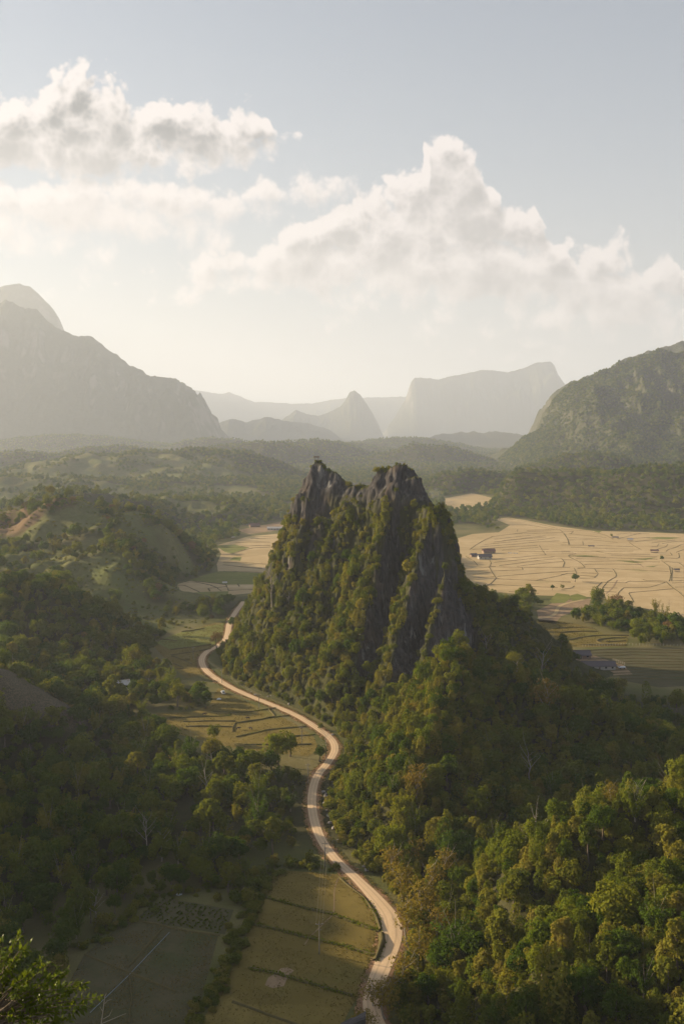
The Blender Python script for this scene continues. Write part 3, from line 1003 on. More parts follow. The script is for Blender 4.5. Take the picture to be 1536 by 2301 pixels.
for l in [[(90, 248), (380, 238), (580, 230), (595, 205), (700, 205), (930, 172)], [(460, 198), (590, 202)], [(630, 285), (760, 268), (900, 242), (1030, 228)], [(240, 275), (470, 270), (630, 272)], [(630, 285), (610, 320), (610, 350)], [(260, 310), (480, 310), (610, 315)],
          [(640, 390), (770, 358), (900, 332), (1060, 318), (1160, 310)], [(1065, 385), (1230, 370)], [(700, 445), (1040, 450), (1200, 443)], [(880, 182), (930, 235)]]:
    bund(f_road, c5(l), 0.8, 0.55)
f_near = poly_sheet('rice_field', FIELDS['near'], 0.05, OLIVE, 'olive stubble field beside the road in the foreground, crossed by dark banks')
for l in [[(130, 320), (330, 380), (560, 440), (800, 490)], [(820, 510), (890, 530)], [(900, 540), (1010, 575)], [(1070, 600), (1240, 655)], [(30, 585), (250, 635), (560, 715), (860, 785), (1200, 885)], [(0, 1010), (200, 1045), (560, 1150), (990, 1275)],
          [(-160, 1330), (300, 1500), (560, 1590)]]:
    bund(f_near, c7(l), 0.9, 0.5, 0.45)
bund(f_near, c7([(1090, 330), (1170, 430), (1230, 540), (1255, 650)]), 1.0, 0.7)
bund(f_near, c7([(1265, 680), (1270, 780), (1250, 860), (1215, 940)]), 1.8, 1.0)
bund(f_near, c7([(860, 140), (1000, 260), (1090, 330)]), 0.8, 0.5)
poly_sheet('bare_patch', c7([(270, 1040), (300, 1010), (370, 1000), (430, 1030), (380, 1070), (330, 1180), (220, 1200), (150, 1170), (180, 1100)]), 0.09, DIRT, None, f_near)


def thin_track(name, pts, w, z, mat, parent):
    p = np.array(pts)
    tg = np.gradient(p, axis=0)
    tg /= np.linalg.norm(tg, axis=1)[:, None]
    nr = np.stack([-tg[:, 1], tg[:, 0]], -1)
    V = np.concatenate([np.c_[p - nr * w / 2, np.full(len(p), z)], np.c_[p + nr * w / 2, np.full(len(p), z)]])
    i = np.arange(len(p) - 1)
    return link(name, mesh_np(name, V, np.stack([i, i + 1, i + 1 + len(p), i + len(p)], -1)), mat, parent)


thin_track('footpath', spline(c7([(852, 140), (815, 260), (805, 470), (720, 570), (590, 700), (530, 780)]), 5), 0.35, 0.09, DIRT, f_near)
thin_track('footpath', spline(c2([(560, 1080), (640, 1010), (700, 910)]), 4), 1.6, 0.09, DIRT, f_right)
thin_track('footpath', spline(c2([(860, 650), (950, 700), (1030, 750)]), 4), 1.2, 0.09, DIRT, f_right)
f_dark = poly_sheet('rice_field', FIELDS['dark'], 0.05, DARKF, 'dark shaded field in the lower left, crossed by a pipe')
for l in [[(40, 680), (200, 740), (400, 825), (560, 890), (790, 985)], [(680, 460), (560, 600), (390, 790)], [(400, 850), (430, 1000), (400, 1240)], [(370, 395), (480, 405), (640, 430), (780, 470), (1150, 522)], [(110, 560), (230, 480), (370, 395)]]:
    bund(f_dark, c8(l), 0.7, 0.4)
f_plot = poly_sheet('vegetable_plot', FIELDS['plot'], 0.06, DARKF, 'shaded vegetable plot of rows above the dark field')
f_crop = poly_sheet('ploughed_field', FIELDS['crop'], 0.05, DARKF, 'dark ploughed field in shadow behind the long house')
for k in range(11):
    y = 1462 + k * 6.5
    bund(f_crop, [G(1300 + k * 8 + rng.uniform(-5, 5), y), G(1420, y - 1.5 - rng.uniform(0, 2)), G(1600, y + rng.uniform(-1, 2))], 1.0, 0.35)
f_track = poly_sheet('dirt_yard', FIELDS['track'], 0.05, DIRT, 'sandy track junction between the tower and the hedge')
poly_sheet('crop_patch', c3([(230, 130), (300, 55), (420, 70), (440, 100), (380, 150), (260, 155)]), 0.12, GREENF, None, f_track)
poly_sheet('crop_patch', c3([(430, 80), (500, 60), (600, 95), (560, 125), (450, 130)]), 0.13, GREENF, None, f_track)
thin_track('wheel_track', spline(c3([(120, 305), (230, 285), (290, 250), (320, 190), (400, 155), (560, 120)]), 4), 3.2, 0.16, STRAW, f_track)
poly_sheet('dirt_yard', FIELDS['yard'], 0.055, DIRT, 'earth yard of the long house in shadow')
poly_sheet('rice_field', FIELDS['far'], 0.05, STRAW, 'small far field with a smoking fire behind the tower')
poly_sheet('dirt_yard', FIELDS['village'], 0.055, DIRT, 'pale yard of the hazy village left of the tower')
for l in [c2([(1060, 385), (1200, 372), (1400, 375), (1500, 382), (1330, 400), (1200, 395)]), c2([(100, 605), (300, 600), (480, 612), (300, 620)]), c2([(680, 665), (860, 668), (1040, 690), (900, 695)]), c2([(1040, 740), (1200, 730), (1250, 715), (1150, 748)]), c2([(900, 650), (1200, 625), (1050, 660)]), c2([(400, 295), (510, 295), (470, 320)])]:
    poly_sheet('crop_patch', l, 0.09, GREENF, None, f_right)


# road: earth shoulders, packed track on top
def road_material():
    m, t = new_mat('packed_earth_road')
    co = obj_co(t)
    a = attr(t, 'across')
    n = t.noise(co, 0.4, 5, 0.6)
    n2 = t.noise(co, 2.5, 4, 0.6)
    c = t.mix(n, (0.56, 0.405, 0.25), (0.64, 0.48, 0.32))
    ruts = t.smooth(t.math('ABSOLUTE', t.math('SUBTRACT', t.math('ABSOLUTE', a), 0.42)), 0.16, 0.02)
    c = t.mix(t.math('MULTIPLY', ruts, 0.6), c, (0.40, 0.295, 0.195))
    c = t.mix(t.math('MULTIPLY', t.smooth(n2, 0.5, 0.75), 0.3), c, (0.33, 0.24, 0.15))
    finish(t, c, 0.95, n2, 0.1, 0.05)
    return m


def shoulder_material():
    m, t = new_mat('red_earth_shoulder')
    n = t.noise(obj_co(t), 0.7, 5, 0.65)
    n2 = t.noise(obj_co(t), 0.12, 4, 0.6)
    c = t.mix(n, (0.33, 0.20, 0.115), (0.21, 0.125, 0.07))
    c = t.mix(t.smooth(n2, 0.5, 0.68), c, (0.15, 0.125, 0.05))
    finish(t, c, 0.95, n, 0.4, 0.05)
    return m


def ribbon(name, line, prof, mat, label, jitter=0.0, attr_name='across', parent=None):
    """prof: list of (offset factor, height); half width varies along the line"""
    c = line
    tg = np.gradient(c, axis=0)
    tg /= np.linalg.norm(tg, axis=1)[:, None]
    nr = np.stack([-tg[:, 1], tg[:, 0]], -1)
    n = len(c)
    rows, att = [], []
    for off, z in prof:
        w = off(np.arange(n)) if callable(off) else np.full(n, off)
        w = w + (rng.normal(0, jitter, n) if jitter and z < 0.12 else 0)
        rows.append(np.concatenate([c + nr * w[:, None], np.full((n, 1), z)], 1))
        att.append(np.full(n, np.mean(w)))
    V = np.concatenate(rows)
    i = np.arange(n - 1)
    F = np.concatenate([np.stack([i + k * n, i + k * n + n, i + 1 + k * n + n, i + 1 + k * n], -1) for k in range(len(prof) - 1)])
    F = F[:, ::-1]
    me = mesh_np(name, V, F, True)
    a = np.concatenate(att)
    fattr(me, attr_name, a / np.abs(a).max())
    o = link(name, me, mat, parent)
    if parent is None:
        tag(o, label, None, None, 'structure')
    return o


RLINE = spline([G(x, y) for x, y in ROAD_PX], 14)
_yy = RLINE[:, 1]
hw = np.interp(_yy, [200, 255, 288, 320, 480, 700, 900], [2.0, 2.3, 3.1, 1.7, 1.75, 2.0, 2.0])
sh = hw + 1.3 + 0.9 * fbm(np.arange(len(_yy)) / 7, _yy * 0, 3.0, 3)
sh2 = hw + 1.3 + 0.9 * fbm(np.arange(len(_yy)) / 7, _yy * 0, 9.0, 3)
road = ribbon('road', RLINE, [(lambda i: -hw, 0.20), (lambda i: -hw * 0.45, 0.24), (lambda i: hw * 0.0, 0.27), (lambda i: hw * 0.45, 0.24), (lambda i: hw, 0.20)], road_material(), 'pale winding earth road running past the foot of the tower', 0.12)
ribbon('shoulder', RLINE, [(lambda i: -sh2 - 0.8, -0.05), (lambda i: -sh2, 0.10), (lambda i: -hw, 0.14), (lambda i: hw, 0.14), (lambda i: sh, 0.10), (lambda i: sh + 0.8, -0.05)], shoulder_material(), 'reddish earth verge', 0.35, 'across', road)


# ------------------------------------------------------------------ foliage
def leaf_material(name, cols, trans=0.35, tcol=1.6, gloss=0.0):
    """cols: list of (position, colour); picked per tree by random, varied inside the crown by noise"""
    m, t = new_mat(name)
    oi = t.new('ShaderNodeObjectInfo')
    n = t.noise(t.new('ShaderNodeTexCoord').outputs['Object'], 0.9, 3, 0.6)
    v = t.math('ADD', t.math('MULTIPLY', oi.outputs['Random'], 0.8), t.math('MULTIPLY', t.math('SUBTRACT', n, 0.5), 0.8), clamp=True)
    c = t.ramp(t.math('ADD', v, 0.08, clamp=True), cols)
    d = t.new('ShaderNodeBsdfDiffuse')
    t.put(d.inputs[0], c)
    tr = t.new('ShaderNodeBsdfTranslucent')
    t.put(tr.inputs[0], t.mix(1.0, c, (tcol, tcol * 0.92, tcol * 0.35), 'MULTIPLY'))
    mx = t.new('ShaderNodeMixShader')
    mx.inputs[0].default_value = trans
    t.l.new(d.outputs[0], mx.inputs[1])
    t.l.new(tr.outputs[0], mx.inputs[2])
    res = mx.outputs[0]
    if gloss:
        gl = t.new('ShaderNodeBsdfGlossy')
        gl.inputs['Roughness'].default_value = 0.3
        m2 = t.new('ShaderNodeMixShader')
        m2.inputs[0].default_value = gloss
        t.l.new(res, m2.inputs[1])
        t.l.new(gl.outputs[0], m2.inputs[2])
        res = m2.outputs[0]
    o = t.new('ShaderNodeOutputMaterial')
    t.l.new(res, o.inputs[0])
    return m


LEAF = leaf_material('broad_leaves', [(0.0, (0.042, 0.080, 0.011)), (0.35, (0.074, 0.114, 0.013)), (0.62, (0.120, 0.148, 0.016)), (0.85, (0.150, 0.165, 0.020)), (1.0, (0.17, 0.162, 0.024))])
SCRUB = leaf_material('scrub_leaves', [(0.0, (0.065, 0.100, 0.014)), (0.4, (0.125, 0.145, 0.020)), (0.7, (0.18, 0.180, 0.028)), (0.9, (0.20, 0.175, 0.038)), (1.0, (0.19, 0.150, 0.048))], 0.33)
GOLD = leaf_material('golden_leaves', [(0.0, (0.17, 0.14, 0.028)), (0.5, (0.22, 0.175, 0.035)), (1.0, (0.18, 0.13, 0.032))], 0.35, 1.5)
RUST = leaf_material('rusty_leaves', [(0.0, (0.17, 0.105, 0.05)), (0.5, (0.20, 0.125, 0.06)), (1.0, (0.14, 0.10, 0.05))], 0.3, 1.3)
YELLOW = leaf_material('yellow_green_leaves', [(0.0, (0.15, 0.15, 0.024)), (0.5, (0.19, 0.175, 0.03)), (1.0, (0.13, 0.14, 0.024))], 0.35, 1.5)
DEEP = leaf_material('deep_green_leaves', [(0.0, (0.040, 0.068, 0.016)), (0.5, (0.055, 0.085, 0.018)), (1.0, (0.085, 0.10, 0.022))], 0.35, 1.7)
GLOSSY = leaf_material('glossy_leaves', [(0.0, (0.075, 0.105, 0.014)), (0.5, (0.11, 0.135, 0.018)), (1.0, (0.15, 0.16, 0.02))], 0.4, 1.9, 0.012)


def bark_material(name, a, b):
    m, t = new_mat(name)
    n = t.noise(obj_co(t), 2.0, 4, 0.6)
    finish(t, t.mix(n, a, b), 0.9, n, 0.1, 0.1)
    return m


BARK = bark_material('bark', (0.11, 0.085, 0.065), (0.20, 0.165, 0.13))
PALE = bark_material('pale_bark', (0.30, 0.26, 0.21), (0.42, 0.37, 0.31))


def unit(v):
    return v / (np.linalg.norm(v, axis=-1, keepdims=True) + 1e-9)


def leaves(C, N, size, r, aspect=0.62, droop=0.0):
    """one folded diamond per leaf spray: centre C, outward normal N"""
    n = len(C)
    N = unit(N + r.normal(0, 0.45, (n, 3)))
    t = np.cross(N, r.normal(size=(n, 3)))
    t = unit(t)
    if droop:
        t = unit(t * (1 - droop) + np.array((0, 0, -1.0)) * droop + N * 0.15)
        N = unit(N - t * (N * t).sum(1, keepdims=True))
    s = np.cross(N, t)
    L = size * r.uniform(0.6, 1.4, (n, 1))
    W = L * aspect
    bend = N * L * 0.14
    V = np.stack([C - t * L * 0.5 - bend, C + s * W * 0.5 + bend * 0.5, C + t * L * 0.5 - bend, C - s * W * 0.5 + bend * 0.5], 1)
    return V.reshape(-1, 3)


def quads(n):
    return np.arange(n * 4).reshape(n, 4)


def leaf_mesh(name, Vs, mat):
    V = np.concatenate(Vs)
    me = mesh_np(name, V, quads(len(V) // 4))
    me.materials.append(mat)
    return me


def crown_clumps(r, cx, R_, H_, n, zlo=-0.55):
    out = []
    k = 0
    while len(out) < n and k < 4000:
        k += 1
        d = unit(r.normal(size=3))
        if d[2] < zlo:
            continue
        rad = r.uniform(0.45, 0.95) * (0.8 + 0.35 * pnoise(d[0] * 1.7 + cx, d[1] * 1.7, d[2] * 1.7))
        p = d * np.array((R_, R_, H_)) * rad
        if all(np.linalg.norm(p - q) > 0.30 * R_ for q in out):
            out.append(p)
    return np.array(out)


def crown_mesh(name, seed, R_, H_, base, nclump, per, size, mat, cr=0.36, zlo=-0.55, droop=0.0, lopside=0.0):
    r = np.random.default_rng(seed)
    cl = crown_clumps(r, seed * 3.7, R_, H_, nclump, zlo)
    cl[:, 0] += lopside * cl[:, 2]
    Vs = []
    for c in cl:
        rad = R_ * cr * r.uniform(0.65, 1.3)
        m = int(per * r.uniform(0.7, 1.3))
        d = unit(r.normal(size=(m, 3)) + np.array((0, 0, 0.45)))
        pos = c + d * rad * r.uniform(0.65, 1.08, (m, 1)) * np.array((1, 1, 0.8))
        nrm = unit(d * 0.7 + unit(c + np.array((0, 0, 0.4 * R_))) * 0.5)
        Vs.append(leaves(pos + np.array((0, 0, base + H_ * 0.8)), nrm, size, r, 0.62, droop))
    return leaf_mesh(name, Vs, mat)


def tube(pts, radii, sides=6):
    pts = np.asarray(pts, float)
    n = len(pts)
    tg = unit(np.gradient(pts, axis=0))
    ref = np.where(np.abs(tg[:, 2:3]) > 0.9, np.array((1.0, 0, 0)), np.array((0, 0, 1.0)))
    a = unit(np.cross(tg, ref))
    b = np.cross(tg, a)
    ang = np.arange(sides) / sides * 2 * np.pi
    V = (pts[:, None] + (a[:, None] * np.cos(ang)[None, :, None] + b[:, None] * np.sin(ang)[None, :, None]) * np.asarray(radii)[:, None, None]).reshape(-1, 3)
    i = np.arange(n - 1)[:, None] * sides
    j = np.arange(sides)[None]
    F = np.stack([i + j, i + (j + 1) % sides, i + sides + (j + 1) % sides, i + sides + j], -1).reshape(-1, 4)
    return V, F


def trunk_mesh(name, seed, height, r0, nlimb, reach, rise, mat, first=0.5, twigs=0, sides=6, lean=0.06):
    r = np.random.default_rng(seed)
    Vs, Fs, off = [], [], 0

    def add(p, rad, sd):
        nonlocal off
        V, F = tube(p, rad, sd)
        Vs.append(V)
        Fs.append(F + off)
        off += len(V)
    k = np.linspace(0, 1, 6)
    top = np.array((r.normal(0, lean) * height, r.normal(0, lean) * height, height))
    main = np.outer(k, top) + np.c_[r.normal(0, 0.02 * height, 6) * (k > 0) * (k < 1), r.normal(0, 0.02 * height, 6) * (k > 0) * (k < 1), np.zeros(6)]
    add(main, r0 * (1.0 - 0.65 * k) + 0.5 * r0 * np.exp(-k * 9), sides)
    for i in range(nlimb):
        u = first + (1 - first) * (i + r.uniform(0.1, 0.9)) / nlimb
        b = np.array([np.interp(u, k, main[:, c]) for c in range(3)])
        ang = i * 2.4 + r.uniform(-0.5, 0.5)
        L = reach * r.uniform(0.6, 1.1)
        d = np.array((math.cos(ang), math.sin(ang), rise * r.uniform(0.6, 1.5)))
        q = np.linspace(0, 1, 4)
        limb = b + np.outer(q, d * L) + np.c_[np.zeros(4), np.zeros(4), q ** 2 * L * 0.15] + r.normal(0, 0.05 * L, (4, 3)) * q[:, None]
        rr = r0 * 0.42 * (1 - u * 0.45)
        add(limb, rr * (1 - 0.75 * q), max(4, sides - 2))
        for j in range(twigs):
            v = r.uniform(0.35, 1.0)
            bb = np.array([np.interp(v, q, limb[:, c]) for c in range(3)])
            dd = unit(d + r.normal(0, 0.6, 3)) * L * r.uniform(0.25, 0.5)
            dd[2] = abs(dd[2])
            tw = bb + np.outer(np.linspace(0, 1, 3), dd) + r.normal(0, 0.03 * L, (3, 3)) * np.array([[0], [1], [1]])
            add(tw, rr * 0.35 * np.array((1, 0.7, 0.25)), 3)
    V = np.concatenate(Vs)
    me = mesh_np(name, V, np.concatenate(Fs), True)
    me.materials.append(mat)
    return me


def vine_mesh(name, seed, h, rad, n, size, mat):
    """a stump or crag wrapped in hanging creepers: a leafy, ragged column"""
    r = np.random.default_rng(seed)
    Vs = []
    m = n
    z = r.uniform(0, 1, m) ** 0.85
    a = r.uniform(0, 2 * np.pi, m)
    prof = rad * (0.55 + 0.65 * np.sin(np.clip(z * 1.05, 0, 1) * np.pi) ** 0.6 + 0.35 * pnoise(np.cos(a) * 1.3 + seed, np.sin(a) * 1.3, z * 3.5))
    prof = prof * r.uniform(0.8, 1.08, m)
    sw = np.c_[pnoise(z * 2.2, z * 0 + seed, 0.5), pnoise(z * 2.2, z * 0 + seed + 9, 0.5)] * rad * 0.7
    C = np.c_[np.cos(a) * prof + sw[:, 0], np.sin(a) * prof + sw[:, 1], z * h]
    N = unit(np.c_[np.cos(a), np.sin(a), 0.35 + 0.9 * (z > 0.8)])
    Vs.append(leaves(C, N, size, r, 0.6, 0.45))
    return leaf_mesh(name, Vs, mat)


def bamboo_mesh(name, seed, h, n, mat):
    r = np.random.default_rng(seed)
    Vs = []
    for i in range(n):
        a = r.uniform(0, 2 * np.pi)
        L = h * r.uniform(0.65, 1.1)
        lean = r.uniform(0.1, 0.5)
        m = 62
        q = r.uniform(0.3, 1.0, m)
        bx = q ** 2.3 * lean * L
        zz = L * (q - 0.22 * lean * q ** 3)
        C = np.c_[math.cos(a) * (0.35 + bx), math.sin(a) * (0.35 + bx), zz] + r.normal(0, 0.36, (m, 3))
        N = unit(np.c_[np.full(m, math.cos(a)), np.full(m, math.sin(a)), np.full(m, 0.8)] + r.normal(0, 0.5, (m, 3)))
        Vs.append(leaves(C, N, 0.62, r, 0.4, 0.4))
    return leaf_mesh(name, Vs, mat)


# kinds: list of (crown mesh, trunk mesh)
KINDS = {}
for i, (R_, H_, base, ncl, sd) in enumerate([(4.2, 3.6, 2.8, 26, 11), (3.6, 3.8, 3.0, 22, 23), (4.8, 3.3, 3.4, 30, 35), (3.2, 4.4, 2.6, 22, 47)]):
    KINDS['broad%d' % i] = (crown_mesh('crown', sd, R_, H_, base, ncl, 74, 0.62, [LEAF, LEAF, LEAF, SCRUB][i], 0.34, -0.75),
                            trunk_mesh('trunk', sd, base + H_ * 0.9, 0.32, 5, R_ * 0.7, 0.7, BARK))
for i, (R_, H_, base, ncl, sd) in enumerate([(2.3, 1.9, 0.6, 13, 61), (2.0, 2.4, 0.8, 12, 73), (2.7, 1.7, 0.5, 15, 85)]):
    KINDS['scrub%d' % i] = (crown_mesh('crown', sd, R_, H_, base, ncl, 60, 0.48, SCRUB, 0.42, -0.75), trunk_mesh('trunk', sd, base + H_, 0.14, 3, R_ * 0.6, 0.8, BARK, 0.3))
for i, (h, rad, sd) in enumerate([(7.5, 1.5, 5), (11.0, 1.7, 6), (5.0, 1.7, 8)]):
    KINDS['vine%d' % i] = (vine_mesh('crown', sd, h, rad, 620, 0.55, SCRUB), trunk_mesh('trunk', sd, h * 0.9, 0.3, 0, 1, 1, BARK))
for i in range(2):
    KINDS['bamboo%d' % i] = (bamboo_mesh('crown', 91 + i, 9.5, 22, YELLOW if i else LEAF), trunk_mesh('trunk', 91 + i, 6.0, 0.18, 7, 2.6, 2.2, PALE, 0.02))
KINDS['gold0'] = (crown_mesh('crown', 101, 4.0, 3.8, 3.0, 26, 26, 0.55, GOLD, 0.4, -0.8), trunk_mesh('trunk', 101, 7.5, 0.24, 8, 3.2, 1.0, PALE, 0.25, 3))
KINDS['gold1'] = (crown_mesh('crown', 102, 3.4, 4.2, 2.6, 22, 26, 0.55, GOLD, 0.4, -0.8), trunk_mesh('trunk', 102, 8.0, 0.22, 8, 2.8, 1.1, PALE, 0.25, 3))
KINDS['rust0'] = (crown_mesh('crown', 103, 4.4, 3.6, 4.4, 24, 46, 0.5, RUST, 0.36, -0.6), trunk_mesh('trunk', 103, 9.0, 0.3, 6, 3.6, 0.8, BARK, 0.4, 2))
KINDS['yellow0'] = (crown_mesh('crown', 104, 3.8, 3.4, 4.5, 20, 60, 0.58, YELLOW, 0.36, -0.5), trunk_mesh('trunk', 104, 7.5, 0.28, 5, 2.6, 0.7, PALE))
KINDS['bare0'] = (None, trunk_mesh('trunk', 105, 10.0, 0.22, 9, 3.6, 0.8, PALE, 0.4, 5))
# light versions for the far woods
for i, (R_, H_, base, sd) in enumerate([(4.6, 4.0, 3.2, 201), (4.0, 4.6, 3.4, 202), (5.2, 3.6, 3.2, 203)]):
    KINDS['far%d' % i] = (crown_mesh('crown', sd, R_, H_, base, 15, 20, 1.35, LEAF, 0.42, -0.6), None)


# ------------------------------------------------------------------ woods: one mass = one instancing object
def forest(name, label, pts, rot, scl, vid, kinds):
    """points carry the kind, turn and size of each plant of the mass"""
    col = bpy.data.collections.new(name + '_plants')
    for i, k in enumerate(kinds):
        o = bpy.data.objects.new('%02d_%s' % (i, k), KINDS[k][0])
        col.objects.link(o)
    me = bpy.data.meshes.new(name)
    me.vertices.add(len(pts))
    me.vertices.foreach_set('co', np.asarray(pts, np.float32).ravel())
    for nm, typ, key, val in (('turn', 'FLOAT_VECTOR', 'vector', rot), ('size', 'FLOAT_VECTOR', 'vector', scl), ('plant', 'INT', 'value', vid)):
        a = me.attributes.new(nm, typ, 'POINT')
        a.data.foreach_set(key, np.asarray(val, np.int32 if typ == 'INT' else np.float32).ravel())
    o = link(name, me)
    tag(o, label, None, None, 'stuff')
    ng = bpy.data.node_groups.new(name, 'GeometryNodeTree')
    ng.interface.new_socket('Geometry', in_out='INPUT', socket_type='NodeSocketGeometry')
    ng.interface.new_socket('Geometry', in_out='OUTPUT', socket_type='NodeSocketGeometry')
    n, l = ng.nodes, ng.links
    gi, go = n.new('NodeGroupInput'), n.new('NodeGroupOutput')
    ci = n.new('GeometryNodeCollectionInfo')
    ci.inputs['Collection'].default_value = col
    ci.inputs['Separate Children'].default_value = True
    ci.inputs['Reset Children'].default_value = True
    ip = n.new('GeometryNodeInstanceOnPoints')
    ip.inputs['Pick Instance'].default_value = True

    def na(nm, dt):
        q = n.new('GeometryNodeInputNamedAttribute')
        q.data_type = dt
        q.inputs['Name'].default_value = nm
        return q.outputs['Attribute']
    l.new(gi.outputs[0], ip.inputs['Points'])
    l.new(ci.outputs[0], ip.inputs['Instance'])
    l.new(na('plant', 'INT'), ip.inputs['Instance Index'])
    l.new(na('turn', 'FLOAT_VECTOR'), ip.inputs['Rotation'])
    l.new(na('size', 'FLOAT_VECTOR'), ip.inputs['Scale'])
    l.new(ip.outputs[0], go.inputs[0])
    md = o.modifiers.new('plants', 'NODES')
    md.node_group = ng
    return o


def scatter(x0, x1, y0, y1, s):
    X, Y = np.meshgrid(np.arange(x0, x1, s), np.arange(y0, y1, s))
    X = X + rng.uniform(-0.5, 0.5, X.shape) * s
    Y = Y + rng.uniform(-0.5, 0.5, Y.shape) * s
    X, Y = X.ravel(), Y.ravel()
    px, py, dep = project(X, Y, HZ(X, Y) + 8)
    m = (px > -140) & (px < 1676) & (dep > 5)
    return X[m], Y[m]


def in_view(X, Y, Z, m=90):
    px, py, dep = project(X, Y, Z)
    return (px > -m) & (px < 1536 + m) & (py < 2301 + m * 2) & (dep > 5)


def seen(X, Y, Z):
    """rough line of sight from the camera over ground and tower"""
    ok = np.ones(X.shape, bool)
    for k in np.linspace(0.12, 0.97, 90):
        ok &= surf(X * k, Y * k) < CAMZ + (Z - CAMZ) * k + 1.0
    return ok


# --- everything that grows near and in the middle distance
near = []      # (x, y, z, kind, scale, tall)
TREES = []


def collect(X, Y, Z, kinds, probs, smin, smax_, zs=(0.85, 1.25)):
    n = len(X)
    k = rng.choice(len(kinds), n, p=np.array(probs) / sum(probs))
    s = rng.uniform(smin, smax_, n) * np.exp(rng.normal(-0.02, 0.2, n))
    zz = rng.uniform(*zs, n)
    for i in range(n):
        TREES.append((X[i], Y[i], Z[i], kinds[k[i]], s[i], zz[i]))


def along_line(pts, step, spread):
    out = []
    for a_, b_ in zip(pts[:-1], pts[1:]):
        n_ = max(1, int(np.hypot(*(b_ - a_)) / step))
        out.append(a_ + (b_ - a_) * rng.uniform(0, 1, (n_, 1)) + rng.normal(0, spread, (n_, 2)))
    return np.concatenate(out)


def clear(X, Y, Z, top=9.0):
    """keep tall trees back from the near edge of the fields and the road, as they stand in the place"""
    ok = np.ones(X.shape, bool)
    for hh in (top, top * 0.45):
        px, py, _ = project(X, Y, Z + hh)
        for k in ('right', 'lower', 'mid', 'bend', 'road', 'near', 'track', 'yard', 'crop', 'plot', 'dark', 'village'):
            ok &= ~inside(px, py, FIELDS_PX[k])
        d, _, _ = seg_dist(px, py, ROAD_PX)
        ok &= (d > 14) | (py > 2215)
    # the upper road lies open to the evening sun
    for k in (8, 14, 20, 26, 33):
        d, _, _ = seg_dist(X + 0.934 * k, Y - 0.358 * k, ROAD)
        ok &= (d > 4.5) | (Y < 425) | (Y > 640)
    return ok


# left slopes and foreground woods
X, Y = scatter(-420, 175, 130, 760, 5.2)
od, rd = open_dist(X, Y)
gr = grass_amount(X, Y)
br = bare_amount(X, Y)
h = HZ(X, Y)
ok = (od > 3.0) & (rd > 7.5) & (gr < 0.5) & (br < 0.4) & ~(in_k(X, Y) & (KZ(X, Y) > h - 0.5))
ok &= (Y > 150) & in_view(X, Y, h + 8) & ~((h < 0.3) & (rng.uniform(0, 1, X.shape) < 0.25))
ok &= clear(X, Y, h) & ~((X > -60) & (Y > 660)) & ~((Y < 248) & (X < 4) & (X > -110))
X, Y, h, rd, od = X[ok], Y[ok], h[ok], rd[ok], od[ok]
left = X < np.interp(Y, np.sort(ROAD[:, 1]), ROAD[np.argsort(ROAD[:, 1]), 0])
edge = (rd < 14) | (od < 6)
m = left & ~edge
collect(X[m], Y[m], h[m] - 0.3, ['broad0', 'broad1', 'broad2', 'broad3', 'bamboo0', 'bamboo1', 'scrub0', 'yellow0', 'gold1', 'bare0'], [5, 5, 4, 4, 3, 1.5, 2, 0.4, 0.25, 0.12], 0.55, 1.12)
m = left & edge
collect(X[m], Y[m], h[m] - 0.2, ['scrub0', 'scrub1', 'scrub2', 'broad1', 'bamboo0'], [4, 4, 4, 1, 1], 0.5, 1.1)
m = ~left & ~edge
collect(X[m], Y[m], h[m] - 0.3, ['broad0', 'broad1', 'broad2', 'broad3', 'vine0', 'vine1', 'scrub1', 'gold0', 'yellow0', 'bamboo0', 'bare0'], [4, 4, 3, 4, 6, 4, 2, 0.3, 0.7, 1.2, 0.25], 0.42, 1.1)
m = ~left & edge
collect(X[m], Y[m], h[m] - 0.2, ['scrub0', 'scrub1', 'scrub2', 'vine2'], [4, 4, 4, 2], 0.45, 1.05)
# undergrowth on the right slope
X, Y = scatter(-5, 175, 150, 480, 3.3)
od, rd = open_dist(X, Y)
h = HZ(X, Y)
ok = (od > 3) & (rd > 6.5) & (X > np.interp(Y, np.sort(ROAD[:, 1]), ROAD[np.argsort(ROAD[:, 1]), 0])) & in_view(X, Y, h) & ~(in_k(X, Y) & (KZ(X, Y) > h - 0.5))
collect(X[ok], Y[ok], h[ok] - 0.2, ['scrub0', 'scrub1', 'scrub2', 'vine2', 'vine0'], [4, 4, 4, 3, 2], 0.5, 1.1)
# scrub, trees and creepers on the tower
X, Y = scatter(KX[0] + 1, KX[-1] - 1, KY[0] + 1, KY[-1] - 1, 2.1)
zk = KZ(X, Y)
sl = KZ(X, Y, kbs)
rk = KZ(X, Y, krock)
od, rd = open_dist(X, Y)
ok = (zk > HZ(X, Y) - 0.3) & (rd > 6.2) & (od > 2) & (clear(X, Y, zk, 5.0) | (X < 95)) & (rng.uniform(0, 1, X.shape) > rk * 1.15) & (Y < 672)
den = np.where(zk > 40, 0.9, 0.6)
ok &= rng.uniform(0, 1, X.shape) < den
X, Y, zk, sl = X[ok], Y[ok], zk[ok], sl[ok]
m = sl > 1.5
collect(X[m], Y[m], zk[m] - 0.9, ['scrub0', 'scrub1', 'scrub2', 'vine2', 'vine0'], [4, 4, 4, 3, 2.0], 0.45, 1.05)
m = (sl <= 1.5) & (zk > 92)
collect(X[m], Y[m], zk[m] - 0.9, ['scrub0', 'scrub1', 'scrub2'], [4, 3, 4], 0.3, 0.6)
m = (sl <= 1.5) & (zk > 25) & (zk <= 92)
collect(X[m], Y[m], zk[m] - 0.6, ['scrub0', 'scrub1', 'scrub2', 'broad1', 'broad3', 'vine0', 'vine1'], [4, 4, 4, 0.8, 0.8, 2, 0.6], 0.5, 1.1)
